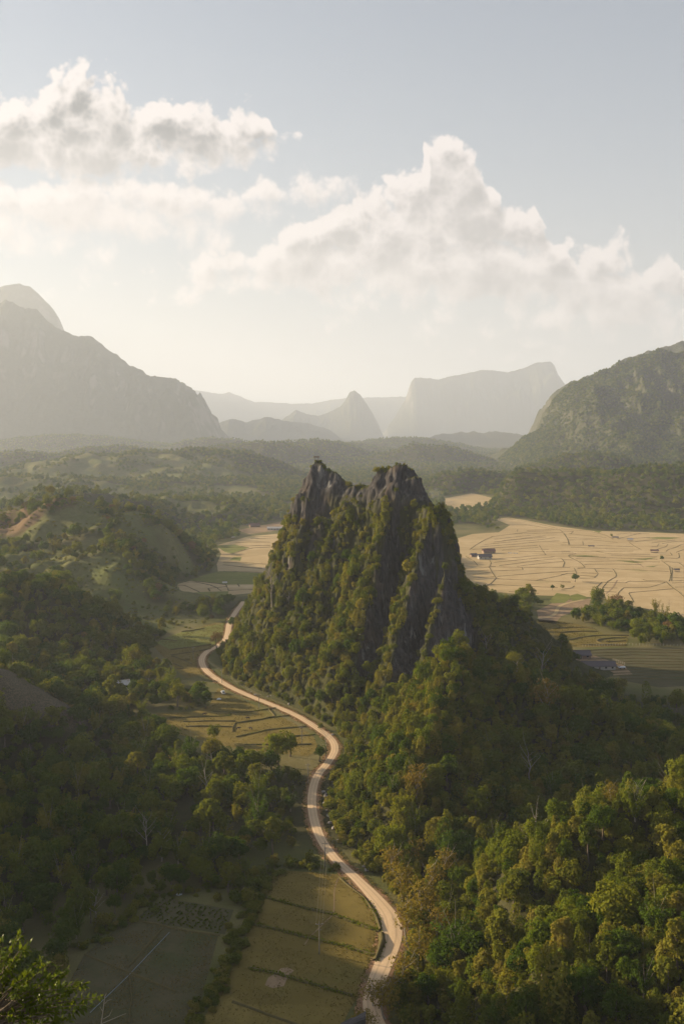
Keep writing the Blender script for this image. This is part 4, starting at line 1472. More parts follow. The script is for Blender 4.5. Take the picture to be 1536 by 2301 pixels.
m = (sl <= 1.5) & (zk <= 25)
collect(X[m], Y[m], zk[m] - 0.5, ['scrub0', 'scrub1', 'scrub2', 'broad0', 'broad1', 'broad3', 'vine0', 'vine1'], [4, 4, 4, 1, 1, 1, 2, 1], 0.5, 1.0)
# hedge, field trees and woods round the right-hand fields; woods between the hills
X, Y = scatter(-900, 900, 640, 1150, 6.5)
od, rd = open_dist(X, Y)
gr = grass_amount(X, Y)
h = HZ(X, Y)
ok = (od > 4) & (rd > 8) & in_view(X, Y, h + 6, 40) & clear(X, Y, h, 8.0) & ~(in_k(X, Y) & (KZ(X, Y) > h - 0.5)) & ((gr < 0.45) | (fbm(X / 38, Y / 38, 21.0, 3) > 0.12))
ok &= ~((Y < 760) & (X < -60) & (X > -420))
collect(X[ok], Y[ok], h[ok] - 0.3, ['broad0', 'broad1', 'broad2', 'broad3', 'bamboo0', 'bamboo1', 'rust0', 'yellow0'], [5, 5, 4, 4, 2, 1, 0.5, 0.5], 0.55, 1.1)
# hedge on the ditch between the two foreground fields, scrub round the vegetable plot
hx = along_line([G(x, y) for x, y in [(612, 1955), (575, 2030), (545, 2085), (512, 2160), (480, 2225), (440, 2300), (415, 2350)]], 0.55, 1.5)
collect(hx[:, 0], hx[:, 1], np.zeros(len(hx)) - 0.2, ['scrub0', 'scrub1', 'scrub2', 'vine2'], [4, 3, 4, 1], 0.28, 0.75, (0.6, 1.0))
hx = along_line([G(x, y) for x, y in [(190, 2140), (240, 2095), (290, 2055), (350, 2012), (450, 2000), (540, 1990), (600, 1950), (690, 1945), (750, 1955)]], 1.0, 1.8)
collect(hx[:, 0], hx[:, 1], np.zeros(len(hx)) - 0.2, ['scrub0', 'scrub1', 'scrub2'], [4, 3, 4], 0.3, 0.8, (0.6, 1.0))
# scrub on the grass hills and the bare slope
X, Y = scatter(-420, 60, 400, 1300, 4.2)
od, rd = open_dist(X, Y)
gr = np.maximum(grass_amount(X, Y), bare_amount(X, Y))
h = HZ(X, Y)
ok = (gr > 0.35) & (od > 4) & (rd > 8) & in_view(X, Y, h + 2, 20) & clear(X, Y, h, 2.0) & (rng.uniform(0, 1, X.shape) < 0.45 + 0.9 * fbm(X / 30, Y / 30, 12.2, 3))
collect(X[ok], Y[ok], h[ok] - 0.35, ['scrub0', 'scrub1', 'scrub2'], [4, 2, 4], 0.3, 0.75, (0.45, 0.85))
# farther
FAR = []
X, Y = scatter(-2300, 1500, 1150, 6900, 11.0)
od, rd = open_dist(X, Y)
gr = grass_amount(X, Y)
h = HZ(X, Y)
ok = (od > 5) & in_view(X, Y, h + 6, 40) & ((gr < 0.45) | (fbm(X / 70, Y / 70, 23.0, 3) > 0.22)) & ((Y < 3300) | (rng.uniform(0, 1, X.shape) < 0.45)) & clear(X, Y, h, 7.0) & (rng.uniform(0, 1, X.shape) < np.where(h < 0.3, 0.55 + 0.8 * fbm(X / 160, Y / 160, 7.7, 2), 1.0))
X, Y, h = X[ok], Y[ok], h[ok]
ok = seen(X, Y, h + 10)
FAR.append((X[ok], Y[ok], h[ok]))
# right mountainside
mx, myy, mz, mxx = KF
i = np.clip(((rng.uniform(0, 1, 40000)) * (len(mx) - 1)), 0, len(mx) - 1.01)
j = rng.uniform(2, 80, 40000)
i0, j0 = i.astype(int), j.astype(int)
a, b = i - i0, j - j0


def bil(A):
    return (A[j0, i0] * (1 - a) + A[j0, i0 + 1] * a) * (1 - b) + (A[j0 + 1, i0] * (1 - a) + A[j0 + 1, i0 + 1] * a) * b


X, Y, h = bil(mxx), bil(myy), bil(mz)
cl = fbm(X / 90, h / 60, 3.1, 3)
ok = (h > 0) & in_view(X, Y, h, 40) & (h > HZ(X, Y) - 2) & (cl > -0.75)
FAR.append((X[ok], Y[ok], h[ok]))
FX, FY, FH = (np.concatenate(v) for v in zip(*FAR))

# --- the largest 300 trees in view stand as trees of their own, the rest is the mass of the wood
T = np.array([(t_[0], t_[1], t_[2], t_[4], t_[5]) for t_ in TREES])
tk = np.array([t_[3] for t_ in TREES])
is_tree = np.array([k[:5] in ('broad', 'bambo', 'gold0', 'gold1', 'yello', 'rust0', 'bare0') for k in tk])
ppx, ppy, pdep = project(T[:, 0], T[:, 1], T[:, 2] + 6 * T[:, 3])
vis = seen(T[:, 0], T[:, 1], T[:, 2] + 9 * T[:, 3]) & (ppx > 5) & (ppx < 1531) & (ppy < 2290) & (T[:, 1] > 120)
hgt = np.array([{'b': 8.2}.get(k[0], 7.5) for k in tk]) * T[:, 3]
score = np.where(is_tree & vis, np.where(tk == 'bare0', 1.0, 0) + hgt / pdep, 0)
# one in a small cell only, so that the chosen ones are those that stand free above their neighbours
sel = []
taken = set()
for i in np.argsort(-score):
    if len(sel) >= 285 or score[i] <= 0:
        break
    key = (int(ppx[i] // 46), int(ppy[i] // 46))
    if key in taken:
        continue
    taken.add(key)
    sel.append(i)
sel = np.array(sel)
rest = np.ones(len(T), bool)
rest[sel] = False
rest[tk == 'bare0'] = False


def put_tree(kind, loc, rz, s, zs, label, group, name='tree'):
    cm, tm = KINDS[kind]
    e = empty(name, loc, rz)
    e.scale = (s, s, s * zs)
    if tm is not None:
        link('trunk', tm, None, e)
    if cm is not None:
        link('crown', cm, None, e)
    return tag(e, label, 'tree', group)


KIND_WORD = {'bare0': 'pale leafless tree', 'broad': 'round-crowned green tree', 'bambo': 'feathery bamboo clump', 'gold0': 'thin golden-leaved tree', 'gold1': 'thin golden-leaved tree', 'yello': 'yellow-green tree', 'rust0': 'rusty brown tree'}
LANDMARKS = [('sharp road bend', 451, 1485), ('parked white pickup', 501, 1556), ('big bright round tree', 625, 1690), ('nearest utility pole', 717, 2110), ('pole at the field corner', 730, 1920), ('vegetable plot', 420, 2060),
             ('dark shaded field', 330, 2180), ('bare brown slope', 50, 1545), ('tall yellow-leaved tree', 306, 1470), ('white house in the trees', 272, 1545), ('grazed field', 540, 1640), ('roadside rockfall', 735, 1820),
             ('lit road curve', 875, 2060), ('rock slab at the bottom', 792, 2292), ('tall yellow tree with bare trunk', 1150, 1500), ('long white house', 1340, 1495), ('lower pinnacle of the tower', 1000, 1330),
             ('tall white dead tree', 612, 1450), ('leafless tree on the spur', 1395, 1770), ('bottom right corner', 1510, 2290), ('dark ravine', 1250, 1720), ('close leafy tree top', 80, 2200), ('middle of the right edge', 1530, 1650),
             ('pale bare trunk on the spur', 1425, 1880), ('lower left edge', 5, 1900), ('narrow stretch of road', 705, 1775), ('sandy track', 1230, 1375), ('white farmhouse', 1088, 1250), ('hazy village', 600, 1185), ('grassy hill', 150, 1260)]
ORD = ['nearest', 'second', 'third', 'fourth', 'fifth', 'sixth', 'seventh', 'eighth', 'ninth', 'tenth', 'eleventh', 'twelfth', 'thirteenth', 'fourteenth', 'fifteenth', 'sixteenth', 'seventeenth', 'eighteenth', 'nineteenth', 'twentieth', 'twenty-first', 'twenty-second', 'twenty-third', 'twenty-fourth', 'twenty-fifth', 'twenty-sixth', 'twenty-seventh', 'twenty-eighth', 'twenty-ninth', 'thirtieth']


def zone(x, y, z):
    if y > 700:
        return 'behind the fields' if x > -60 else 'on the left hills'
    if in_k(np.array(x), np.array(y)) and KZ(x, y) > HZ(x, y):
        return 'on the limestone tower'
    rx = np.interp(y, np.sort(ROAD[:, 1]), ROAD[np.argsort(ROAD[:, 1]), 0])
    if x > rx:
        return 'on the near right slope' if y < 330 else 'on the slope below the tower'
    return 'in the dark wood left of the road' if y < 420 else 'left of the road bend'


bins = {}
for i in sel:
    w = KIND_WORD[tk[i][:5]]
    nm, lx_, ly_ = min(LANDMARKS, key=lambda q: math.hypot(q[1] - ppx[i], q[2] - ppy[i]))
    dx, dy = ppx[i] - lx_, ppy[i] - ly_
    if 'edge' in nm or 'corner' in nm:
        dr = 'near'
    else:
        dr = ('right of' if dx > 0 else 'left of') if abs(dx) > abs(dy) else ('below' if dy > 0 else 'above')
    bins.setdefault((w, dr, nm), []).append((math.hypot(dx, dy), i))
for (w, dr, nm), lst in bins.items():
    for k, (_, i) in enumerate(sorted(lst)):
        lab = '%s%s %s the %s' % ('' if len(lst) == 1 else (ORD[k] if k < len(ORD) else 'outermost') + ' ', w, dr, nm)
        zl = zone(T[i, 0], T[i, 1], T[i, 2])
        put_tree(tk[i], (T[i, 0], T[i, 1], T[i, 2]), rng.uniform(0, 6.28), T[i, 3], T[i, 4], lab, w.replace('tree', 'trees').replace('clump', 'clumps') + ' ' + zl,
                 'bamboo' if tk[i].startswith('bamboo') else 'tree')

kn = sorted(set(tk) - {'bare0'})
kid = {k: i for i, k in enumerate(kn)}
onk = in_k(T[:, 0], T[:, 1]) & (KZ(T[:, 0], T[:, 1]) > HZ(T[:, 0], T[:, 1]))


def mass(name, label, m):
    n = int(m.sum())
    rot = np.c_[rng.normal(0, 0.07, n), rng.normal(0, 0.07, n), rng.uniform(0, 6.28, n)]
    s = T[m, 3]
    forest(name, label, T[m, :3], rot, np.c_[s, s, s * T[m, 4]], [kid[k] for k in tk[m]], kn)


mass('tower_scrub', 'green scrub, creepers and small trees clothing the limestone tower', rest & onk)
mass('wood', 'woods and undergrowth on both sides of the road', rest & ~onk & (T[:, 1] < 760))
mass('far_wood', 'trees and hedges round the fields and between the hills', rest & ~onk & (T[:, 1] >= 760))
n = len(FX)
s = rng.uniform(0.6, 1.25, n)
forest('distant_wood', 'distant woods on the hills and the right mountainside', np.c_[FX, FY, FH - 0.8], np.c_[np.zeros((n, 2)), rng.uniform(0, 6.28, n)], np.c_[s, s, s * rng.uniform(0.8, 1.3, n)], rng.integers(0, 3, n), ['far0', 'far1', 'far2'])
print('plants', len(T), 'own', len(sel), 'far', n)


# ------------------------------------------------------------------ plain materials
def plain(name, a, b=None, rough=0.85, scale=1.5, metal=0.0, bump_d=0.02):
    m, t = new_mat(name)
    n = t.noise(obj_co(t), scale, 4, 0.6)
    b = b or tuple(v * 0.7 for v in a)
    finish(t, t.mix(n, a, b), rough, n, bump_d, 0.3)
    return m


M_WHITE = plain('whitewashed_wall', (0.46, 0.44, 0.41), (0.34, 0.32, 0.29))
M_BRICK = plain('brown_wall', (0.30, 0.21, 0.16), (0.20, 0.14, 0.10))
M_SLATE = plain('dark_roof', (0.085, 0.075, 0.085), (0.13, 0.11, 0.115))
M_RED = plain('red_brown_roof', (0.17, 0.085, 0.075), (0.12, 0.07, 0.065))
M_TIN = plain('pale_tin_roof', (0.55, 0.53, 0.50), (0.38, 0.36, 0.34), 0.5)
M_DARK = plain('dark_opening', (0.02, 0.02, 0.022), (0.03, 0.03, 0.03))
M_CONC = plain('concrete_pole', (0.23, 0.21, 0.19), (0.15, 0.14, 0.125))
M_WIRE = plain('wire', (0.30, 0.26, 0.20), (0.25, 0.21, 0.16))
M_WOOD = plain('weathered_wood', (0.22, 0.17, 0.125), (0.14, 0.105, 0.08))
M_PIPE = plain('pale_blue_pipe', (0.26, 0.32, 0.37), (0.20, 0.26, 0.31), 0.6)
M_PLAST = plain('white_plastic', (0.72, 0.74, 0.76), (0.55, 0.57, 0.60), 0.5)
M_CARW = plain('white_car_paint', (0.70, 0.71, 0.72), (0.62, 0.63, 0.65), 0.25)
M_GLASS = plain('dark_glass', (0.02, 0.025, 0.03), (0.03, 0.035, 0.04), 0.1)
M_RUBBER = plain('rubber', (0.02, 0.02, 0.02), (0.03, 0.03, 0.03))
M_HIDE = plain('dark_hide', (0.045, 0.035, 0.03), (0.075, 0.055, 0.045))
M_CLOTH = plain('dark_cloth', (0.05, 0.055, 0.08), (0.07, 0.06, 0.06))
M_SKIN = plain('skin', (0.32, 0.19, 0.13), (0.28, 0.16, 0.11))


def boxes(name, parts, mat, parent):
    """parts: list of (centre, size); one mesh with slightly chamfered boxes"""
    bm = bmesh.new()
    for c, s in parts:
        r = bmesh.ops.create_cube(bm, size=1)
        for v in r['verts']:
            v.co = Vector((v.co.x * s[0] + c[0], v.co.y * s[1] + c[1], v.co.z * s[2] + c[2]))
    me = bpy.data.meshes.new(name)
    bm.to_mesh(me)
    bm.free()
    return link(name, me, mat, parent)


def gable_roof(name, L, W, z, rise, over, mat, parent, thick=0.18):
    bm = bmesh.new()
    hx, hy = L / 2 + over, W / 2 + over
    zz = z - rise * over / (W / 2)
    pr = [(-hy, zz), (0, z + rise), (hy, zz), (hy, zz - thick), (0, z + rise - thick), (-hy, zz - thick)]
    a = [bm.verts.new((-hx, y, q)) for y, q in pr]
    b = [bm.verts.new((hx, y, q)) for y, q in pr]
    n = len(pr)
    for i in range(n):
        j = (i + 1) % n
        bm.faces.new((a[i], a[j], b[j], b[i]))
    bm.faces.new((a[0], a[5], a[4], a[1]))
    bm.faces.new((a[1], a[4], a[3], a[2]))
    bm.faces.new((b[1], b[4], b[5], b[0]))
    bm.faces.new((b[2], b[3], b[4], b[1]))
    bmesh.ops.recalc_face_normals(bm, faces=bm.faces)
    me = bpy.data.meshes.new(name)
    bm.to_mesh(me)
    bm.free()
    o = link(name, me, mat, parent)
    # ridge cap and eave battens
    boxes('ridge_cap', [((0, 0, z + rise + 0.05), (L + over * 2, 0.35, 0.12))], mat, o)
    return o


def house(loc, rz, L, W, H, wall, roof, label, rise=None, nwin=3, name='house', cat='house'):
    e = empty(name, loc, rz)
    rise = rise or W * 0.28
    bm = bmesh.new()
    pr = [(-W / 2, -0.3), (W / 2, -0.3), (W / 2, H), (0, H + rise - 0.25), (-W / 2, H)]
    a = [bm.verts.new((-L / 2, y, z)) for y, z in pr]
    b = [bm.verts.new((L / 2, y, z)) for y, z in pr]
    for i in range(5):
        j = (i + 1) % 5
        bm.faces.new((a[i], a[j], b[j], b[i]))
    bm.faces.new(a[::-1])
    bm.faces.new(b)
    bmesh.ops.recalc_face_normals(bm, faces=bm.faces)
    me = bpy.data.meshes.new('wall')
    bm.to_mesh(me)
    bm.free()
    link('wall', me, wall, e)
    gable_roof('roof', L, W, H, rise, 0.7, roof, e)
    for s in (-1, 1):
        for k in range(nwin):
            x = -L / 2 + L * (k + 0.5) / nwin
            if s < 0 and k == nwin // 2:
                d = boxes('door', [((x, s * (W / 2 + 0.03), 1.05), (1.0, 0.08, 2.1))], M_WOOD, e)
                boxes('door_frame', [((x - 0.58, s * (W / 2 + 0.05), 1.1), (0.12, 0.1, 2.3)), ((x + 0.58, s * (W / 2 + 0.05), 1.1), (0.12, 0.1, 2.3))], M_TIN, d)
            else:
                w = boxes('window', [((x, s * (W / 2 + 0.02), H * 0.55), (1.2, 0.06, 1.1))], M_DARK, e)
                boxes('window_frame', [((x, s * (W / 2 + 0.05), H * 0.55 - 0.62), (1.5, 0.12, 0.12)), ((x, s * (W / 2 + 0.05), H * 0.55 + 0.62), (1.5, 0.12, 0.12))], M_TIN, w)
    return tag(e, label, cat)


def hut(loc, rz, L, W, H, roof, label, floor=0.0, name='hut', cat='hut'):
    """open field hut: posts, floor, gable roof"""
    e = empty(name, loc, rz)
    for sx in (-1, 1):
        for sy in (-1, 1):
            V, F = tube([(sx * L * 0.42, sy * W * 0.42, -0.5), (sx * L * 0.42, sy * W * 0.42, H)], [0.1, 0.09], 6)
            link('post', mesh_np('post', V, F), M_WOOD, e)
    if floor:
        boxes('floor', [((0, 0, floor), (L * 0.95, W * 0.95, 0.12))], M_WOOD, e)
    gable_roof('roof', L, W, H, W * 0.25, 0.4, roof, e, 0.12)
    return tag(e, label, cat)


def g3(x, y, z=0.05):
    p = G(x, y)
    return (p[0], p[1], z)


# farm in the wide field
house(g3(1088, 1256), 0.12, 15, 8, 3.4, M_WHITE, M_SLATE, 'white farmhouse with a dark roof in the wide tan field')
house(g3(1097, 1243), 0.10, 14, 8, 3.2, M_BRICK, M_RED, 'farmhouse with a red-brown roof behind the white farmhouse')
house(g3(1063, 1251), 0.3, 7, 5, 2.6, M_BRICK, M_SLATE, 'small brown shed left of the white farmhouse', None, 2, 'shed', 'shed')
e = empty('garden_wall', g3(1151, 1244), -0.55)
tag(e, 'low pale wall standing alone in the field right of the farm', 'wall')
boxes('wall_panel', [((-3.5, 0, 0.6), (5.5, 0.3, 1.2))], M_WHITE, e)
boxes('wall_panel', [((3.5, 0.4, 0.6), (6.0, 0.3, 1.2))], M_WHITE, e)
hut(g3(1414, 1216), 0.2, 7, 5, 2.6, M_TIN, 'field hut with a pale roof at the far edge of the wide field', 0.5)
hut(g3(1381, 1211), 0.1, 8, 4, 2.3, M_SLATE, 'long dark hut left of the pale-roofed field hut')
hut(g3(1469, 1242), -0.1, 9, 5, 2.6, M_RED, 'red-brown hut beside the round tree on the field bank', 0.5)
hut(g3(1519, 1285), 0.0, 5, 4, 2.4, M_SLATE, 'lone dark hut at the right edge of the wide field', 0.6)
hut(g3(1327, 1230), 0.05, 7, 3, 1.8, M_SLATE, 'low dark shelter in the middle of the wide field')
# shaded farmstead at the foot of the tower
house(g3(1342, 1503), 0.02, 20, 8, 3.0, M_WHITE, M_SLATE, 'long white house with a dark roof in the shadow of the tower', 2.0, 5)
house(g3(1300, 1478), 0.1, 13, 8, 2.8, M_BRICK, M_SLATE, 'dark-roofed brown shed behind the long white house', None, 3, 'shed', 'shed')
e = empty('trailer', g3(1396, 1503), 0.1)
tag(e, 'white flatbed trailer parked at the right end of the long house', 'trailer')
boxes('bed', [((0, 0, 0.9), (4.6, 2.0, 0.18)), ((-2.2, 0, 1.25), (0.12, 2.0, 0.6))], M_PLAST, e)
boxes('tarpaulin', [((0.5, 0, 1.25), (3.0, 1.7, 0.5))], M_PLAST, e)
for sx in (-1.2, 1.2):
    for sy in (-0.95, 0.95):
        V, F = tube([(sx, sy - 0.1, 0.4), (sx, sy + 0.1, 0.4)], [0.4, 0.4], 12)
        link('wheel', mesh_np('wheel', V, [F, np.array([range(12)]), np.array([range(12, 24)])]), M_RUBBER, e)


def fence(a, b, n, h, label):
    a, b = np.array(a), np.array(b)
    e = empty('fence', (a[0], a[1], 0.05))
    tag(e, label, 'fence')
    d = b - a
    for i in range(n):
        p = d * i / (n - 1)
        V, F = tube([(p[0], p[1], -0.2), (p[0] + rng.normal(0, 0.04), p[1], h * rng.uniform(0.85, 1.1))], [0.09, 0.07], 5)
        link('post', mesh_np('post', V, F), M_TIN, e)
    for z in (0.45, 0.9):
        V, F = tube([(0, 0, h * z), (d[0] * 0.5, d[1] * 0.5, h * z - 0.05), (d[0], d[1], h * z)], [0.03] * 3, 4)
        link('rail', mesh_np('rail', V, F), M_WIRE, e)
    return e


fence(G(1308, 1453), G(1412, 1450), 18, 1.5, 'pale post fence along the lower edge of the terraced field')
fence(G(1420, 1450), G(1536, 1452), 16, 1.5, 'post fence at the foot of the dark hedge on the right')
fence(G(1376, 1484), G(1402, 1494), 7, 1.6, 'short pale fence behind the long white house')
# hazy village
house(g3(617, 1191), 0.05, 21, 7, 3.2, M_WHITE, M_TIN, 'long white building in the hazy village left of the tower', 1.6, 5)
house(g3(572, 1184), 0.3, 15, 9, 3.0, M_BRICK, M_RED, 'brown village house with a red roof left of the long white building')
house(g3(553, 1178), -0.2, 9, 7, 3.0, M_WHITE, M_TIN, 'small pale village house at the left end of the village')
hut(g3(524, 1210), 0.3, 6, 3, 1.8, M_TIN, 'small hut with a bright tin roof at the edge of the hazy field strip')
hut(g3(505, 1313), 0.2, 4, 3, 1.8, M_TIN, 'tiny tin-roofed hut in the green crop strip')
house(g3(272, 1552, 1.0), 0.4, 9, 6, 3.4, M_WHITE, M_TIN, 'white house half hidden in the trees left of the road')
# huts on the two summits
p1 = P(711, 1034, 640)
z1 = float(KZ(np.array(p1[0]), np.array(p1[1])))
hut((p1[0], p1[1], z1 - 0.2), 0.3, 2.6, 2.0, 2.6, M_WOOD, 'tiny lookout hut on the pointed left summit', 0.9, 'lookout_hut')
p2 = P(900, 1042, 600)
z2 = float(KZ(np.array(p2[0]), np.array(p2[1])))
hut((p2[0], p2[1], z2 - 0.2), 0.1, 3.4, 2.4, 2.6, M_TIN, 'white-roofed lookout shelter on the broad right summit', 0.6, 'lookout_hut')


# ------------------------------------------------------------------ power line
def pole(x, y, h, rz, label):
    p = G(x, y)
    e = empty('utility_pole', (p[0], p[1], max(0.0, float(HZ(p[0], p[1])))), rz)
    V, F = tube([(0, 0, -0.5), (0, 0, h * 0.5), (0, 0, h)], [0.17, 0.14, 0.11], 8)
    link('shaft', mesh_np('shaft', V, F, True), M_CONC, e)
    arm = boxes('crossarm', [((0, 0, h - 0.7), (2.0, 0.14, 0.16))], M_CONC, e)
    for dx in (-0.9, 0, 0.9):
        V, F = tube([(dx, 0, h - 0.62), (dx, 0, h - 0.5), (dx, 0, h - 0.34)], [0.05, 0.08, 0.04], 6)
        link('insulator', mesh_np('insulator', V, F, True), M_TIN, arm)
    boxes('lower_arm', [((0.2, 0, h - 2.4), (1.0, 0.1, 0.12))], M_CONC, e)
    return tag(e, label, 'utility pole', 'poles of the power line along the road'), (p[0], p[1], h)


POLES = [((434.6, 1482), 8.5, 0.8, 'utility pole in the field left of the sharp road bend'),
         ((499, 1536), 8.6, 0.6, 'utility pole between the road and the tree with the parked car'),
         ((582, 1595), 8.6, 0.5, 'utility pole on the upper bank of the grazed field'),
         ((678, 1673), 8.8, 0.3, 'utility pole on the lower bank of the grazed field'),
         ((692, 1762), 9.0, 0.1, 'utility pole among the trees where the road narrows'),
         ((730, 1948), 9.0, 0.1, 'utility pole at the top corner of the foreground field'),
         ((717, 2144), 9.6, 0.15, 'nearest utility pole, standing alone in the foreground field')]
tops = []
for (xy, hgt_, rz, lab) in POLES:
    _, q = pole(xy[0], xy[1], hgt_, rz, lab)
    tops.append((q, rz))
for i in range(len(tops) - 1):
    (a, ra), (b, rb) = tops[i], tops[i + 1]
    e = empty('power_line', (a[0], a[1], 0))
    tag(e, 'span of thin wires, number %s counted from the sharp road bend' % ('one', 'two', 'three', 'four', 'five', 'six')[i], 'wires', 'wires of the power line')
    for dx in (-0.9, 0, 0.9):
        u = np.linspace(0, 1, 12)
        A = np.array((math.cos(ra) * dx, math.sin(ra) * dx, a[2] - 0.34))
        B = np.array((b[0] - a[0] + math.cos(rb) * dx, b[1] - a[1] + math.sin(rb) * dx, b[2] - 0.34))
        pts = A + np.outer(u, B - A)
        pts[:, 2] -= 4 * u * (1 - u) * 1.3
        V, F = tube(pts, [0.018] * 12, 4)
        link('wire', mesh_np('wire', V, F), M_WIRE, e)


# ------------------------------------------------------------------ car, rider, cattle
def skin_mesh(name, verts, edges, radii, mat, root=0, sub=1):
    """body grown over a skeleton of joints as one continuous surface"""
    me = bpy.data.meshes.new(name + '_joints')
    me.from_pydata(verts, edges, [])
    o = bpy.data.objects.new(name, me)
    COL.objects.link(o)
    o.modifiers.new('skin', 'SKIN')
    if not me.skin_vertices:
        bm = bmesh.new()
        bm.from_mesh(me)
        bm.verts.layers.skin.verify()
        bm.to_mesh(me)
        bm.free()
    for i, v in enumerate(me.skin_vertices[0].data):
        v.radius = radii[i] if isinstance(radii[i], tuple) else (radii[i], radii[i])
        v.use_root = i == root
    s = o.modifiers.new('round', 'SUBSURF')
    s.levels = s.render_levels = sub
    dg = bpy.context.evaluated_depsgraph_get()
    dg.update()
    m2 = bpy.data.meshes.new_from_object(o.evaluated_get(dg))
    m2.name = name
    bpy.data.objects.remove(o)
    m2.materials.clear()
    m2.materials.append(mat)
    m2.polygons.foreach_set('use_smooth', np.ones(len(m2.polygons), bool))
    return m2


def car(loc, rz, label):
    e = empty('pickup_truck', loc, rz)
    bm = bmesh.new()
    pr = [(-2.4, 0.45), (2.35, 0.45), (2.45, 0.85), (2.3, 1.05), (1.2, 1.15), (0.55, 1.75), (-0.6, 1.78), (-0.75, 1.15), (-2.4, 1.12)]
    a = [bm.verts.new((x, -0.88 + (0.12 if z > 1.2 else 0), z)) for x, z in pr]
    b = [bm.verts.new((x, 0.88 - (0.12 if z > 1.2 else 0), z)) for x, z in pr]
    n = len(pr)
    for i in range(n):
        j = (i + 1) % n
        bm.faces.new((a[i], a[j], b[j], b[i]))
    bm.faces.new(a[::-1])
    bm.faces.new(b)
    bmesh.ops.recalc_face_normals(bm, faces=bm.faces)
    me = bpy.data.meshes.new('body')
    bm.to_mesh(me)
    bm.free()
    link('body', me, M_CARW, e)
    boxes('side_window', [((-0.05, 0.80, 1.42), (0.9, 0.06, 0.4))], M_GLASS, e)
    boxes('side_window', [((-0.05, -0.80, 1.42), (0.9, 0.06, 0.4))], M_GLASS, e)
    w = boxes('windscreen', [((0, 0, 0), (0.06, 1.35, 0.62))], M_GLASS, e)
    w.location = (0.93, 0, 1.47)
    w.rotation_euler = (0, -0.82, 0)
    boxes('load_bed', [((-1.6, 0, 1.13), (1.4, 1.5, 0.06))], M_DARK, e)
    for sy in (-0.6, 0.6):
        boxes('headlight', [((2.42, sy, 0.85), (0.08, 0.3, 0.18))], M_PLAST, e)
    for sx in (-1.5, 1.5):
        for sy in (-0.85, 0.85):
            V, F = tube([(sx, sy - 0.12, 0.36), (sx, sy + 0.12, 0.36)], [0.36, 0.36], 14)
            w = link('wheel', mesh_np('wheel', V, [F, np.array([range(14)]), np.array([range(14, 28)])]), M_RUBBER, e)
    return tag(e, label, 'pickup truck')


q = G(501, 1559)
car((q[0], q[1], 0.06), 1.9, 'white pickup truck parked under the trees beside the road')
q = G(492, 1572)
e = tag(link('plastic_sheet', mesh_np('plastic_sheet', np.c_[np.array([(-1.2, -0.8), (0, -1.0), (1.1, -0.7), (-1.0, 0.2), (0.1, 0.1), (1.3, 0.3), (-0.9, 1.0), (0.2, 1.1), (1.0, 0.9)]), np.array([0.05, 0.3, 0.1, 0.5, 0.9, 0.4, 0.1, 0.4, 0.05])],
                                      grid_faces(3, 3)), M_PLAST, None, (q[0], q[1], 0.06)), 'crumpled white sheet under the tree by the parked pickup', 'sheet')

# motorbike with a rider on the road
q = G(481, 1511)
mb = empty('motorbike', (q[0], q[1], 0.27), -0.75)
tag(mb, 'small motorbike on the pale road just after the bend', 'motorbike')
for x in (-0.6, 0.62):
    u = np.linspace(0, 2 * np.pi, 17)
    V, F = tube(np.c_[x + 0.27 * np.cos(u), 0 * u, 0.31 + 0.27 * np.sin(u)], [0.05] * 17, 6)
    link('wheel', mesh_np('wheel', V, F, True), M_RUBBER, mb)
boxes('frame', [((0.0, 0, 0.5), (0.8, 0.2, 0.3)), ((0.05, 0, 0.72), (0.45, 0.24, 0.2))], M_RED, mb)
boxes('seat', [((-0.3, 0, 0.78), (0.7, 0.26, 0.1))], M_RUBBER, mb)
V, F = tube([(0.62, 0, 0.31), (0.45, 0, 0.9), (0.42, -0.3, 1.0)], [0.04, 0.04, 0.03], 6)
link('fork', mesh_np('fork', V, F), M_CONC, mb)
V, F = tube([(0.42, 0.33, 1.0), (0.44, 0, 1.02), (0.42, -0.33, 1.0)], [0.025] * 3, 6)
link('handlebar', mesh_np('handlebar', V, F), M_CONC, mb)
rv = [(-0.2, 0, 0.86), (-0.18, 0, 1.1), (-0.12, 0, 1.36), (-0.08, 0, 1.5), (-0.05, 0, 1.66),
      (-0.12, 0.2, 1.38), (0.08, 0.26, 1.14), (0.36, 0.3, 1.03), (-0.12, -0.2, 1.38), (0.08, -0.26, 1.14), (0.36, -0.3, 1.03),
      (-0.15, 0.12, 0.84), (0.2, 0.2, 0.72), (0.1, 0.2, 0.34), (0.22, 0.2, 0.28), (-0.15, -0.12, 0.84), (0.2, -0.2, 0.72), (0.1, -0.2, 0.34), (0.22, -0.2, 0.28)]
re = [(0, 1), (1, 2), (2, 3), (3, 4), (2, 5), (5, 6), (6, 7), (2, 8), (8, 9), (9, 10), (0, 11), (11, 12), (12, 13), (13, 14), (0, 15), (15, 16), (16, 17), (17, 18)]
rr = [0.15, 0.14, 0.15, 0.06, 0.10, 0.07, 0.05, 0.035, 0.07, 0.05, 0.035, 0.09, 0.075, 0.05, 0.04, 0.09, 0.075, 0.05, 0.04]
pm = skin_mesh('person', rv, re, rr, M_CLOTH)
po = link('person', pm, None, None, mb.location)
po.rotation_euler = mb.rotation_euler
tag(po, 'person in dark clothes riding the small motorbike', 'person')

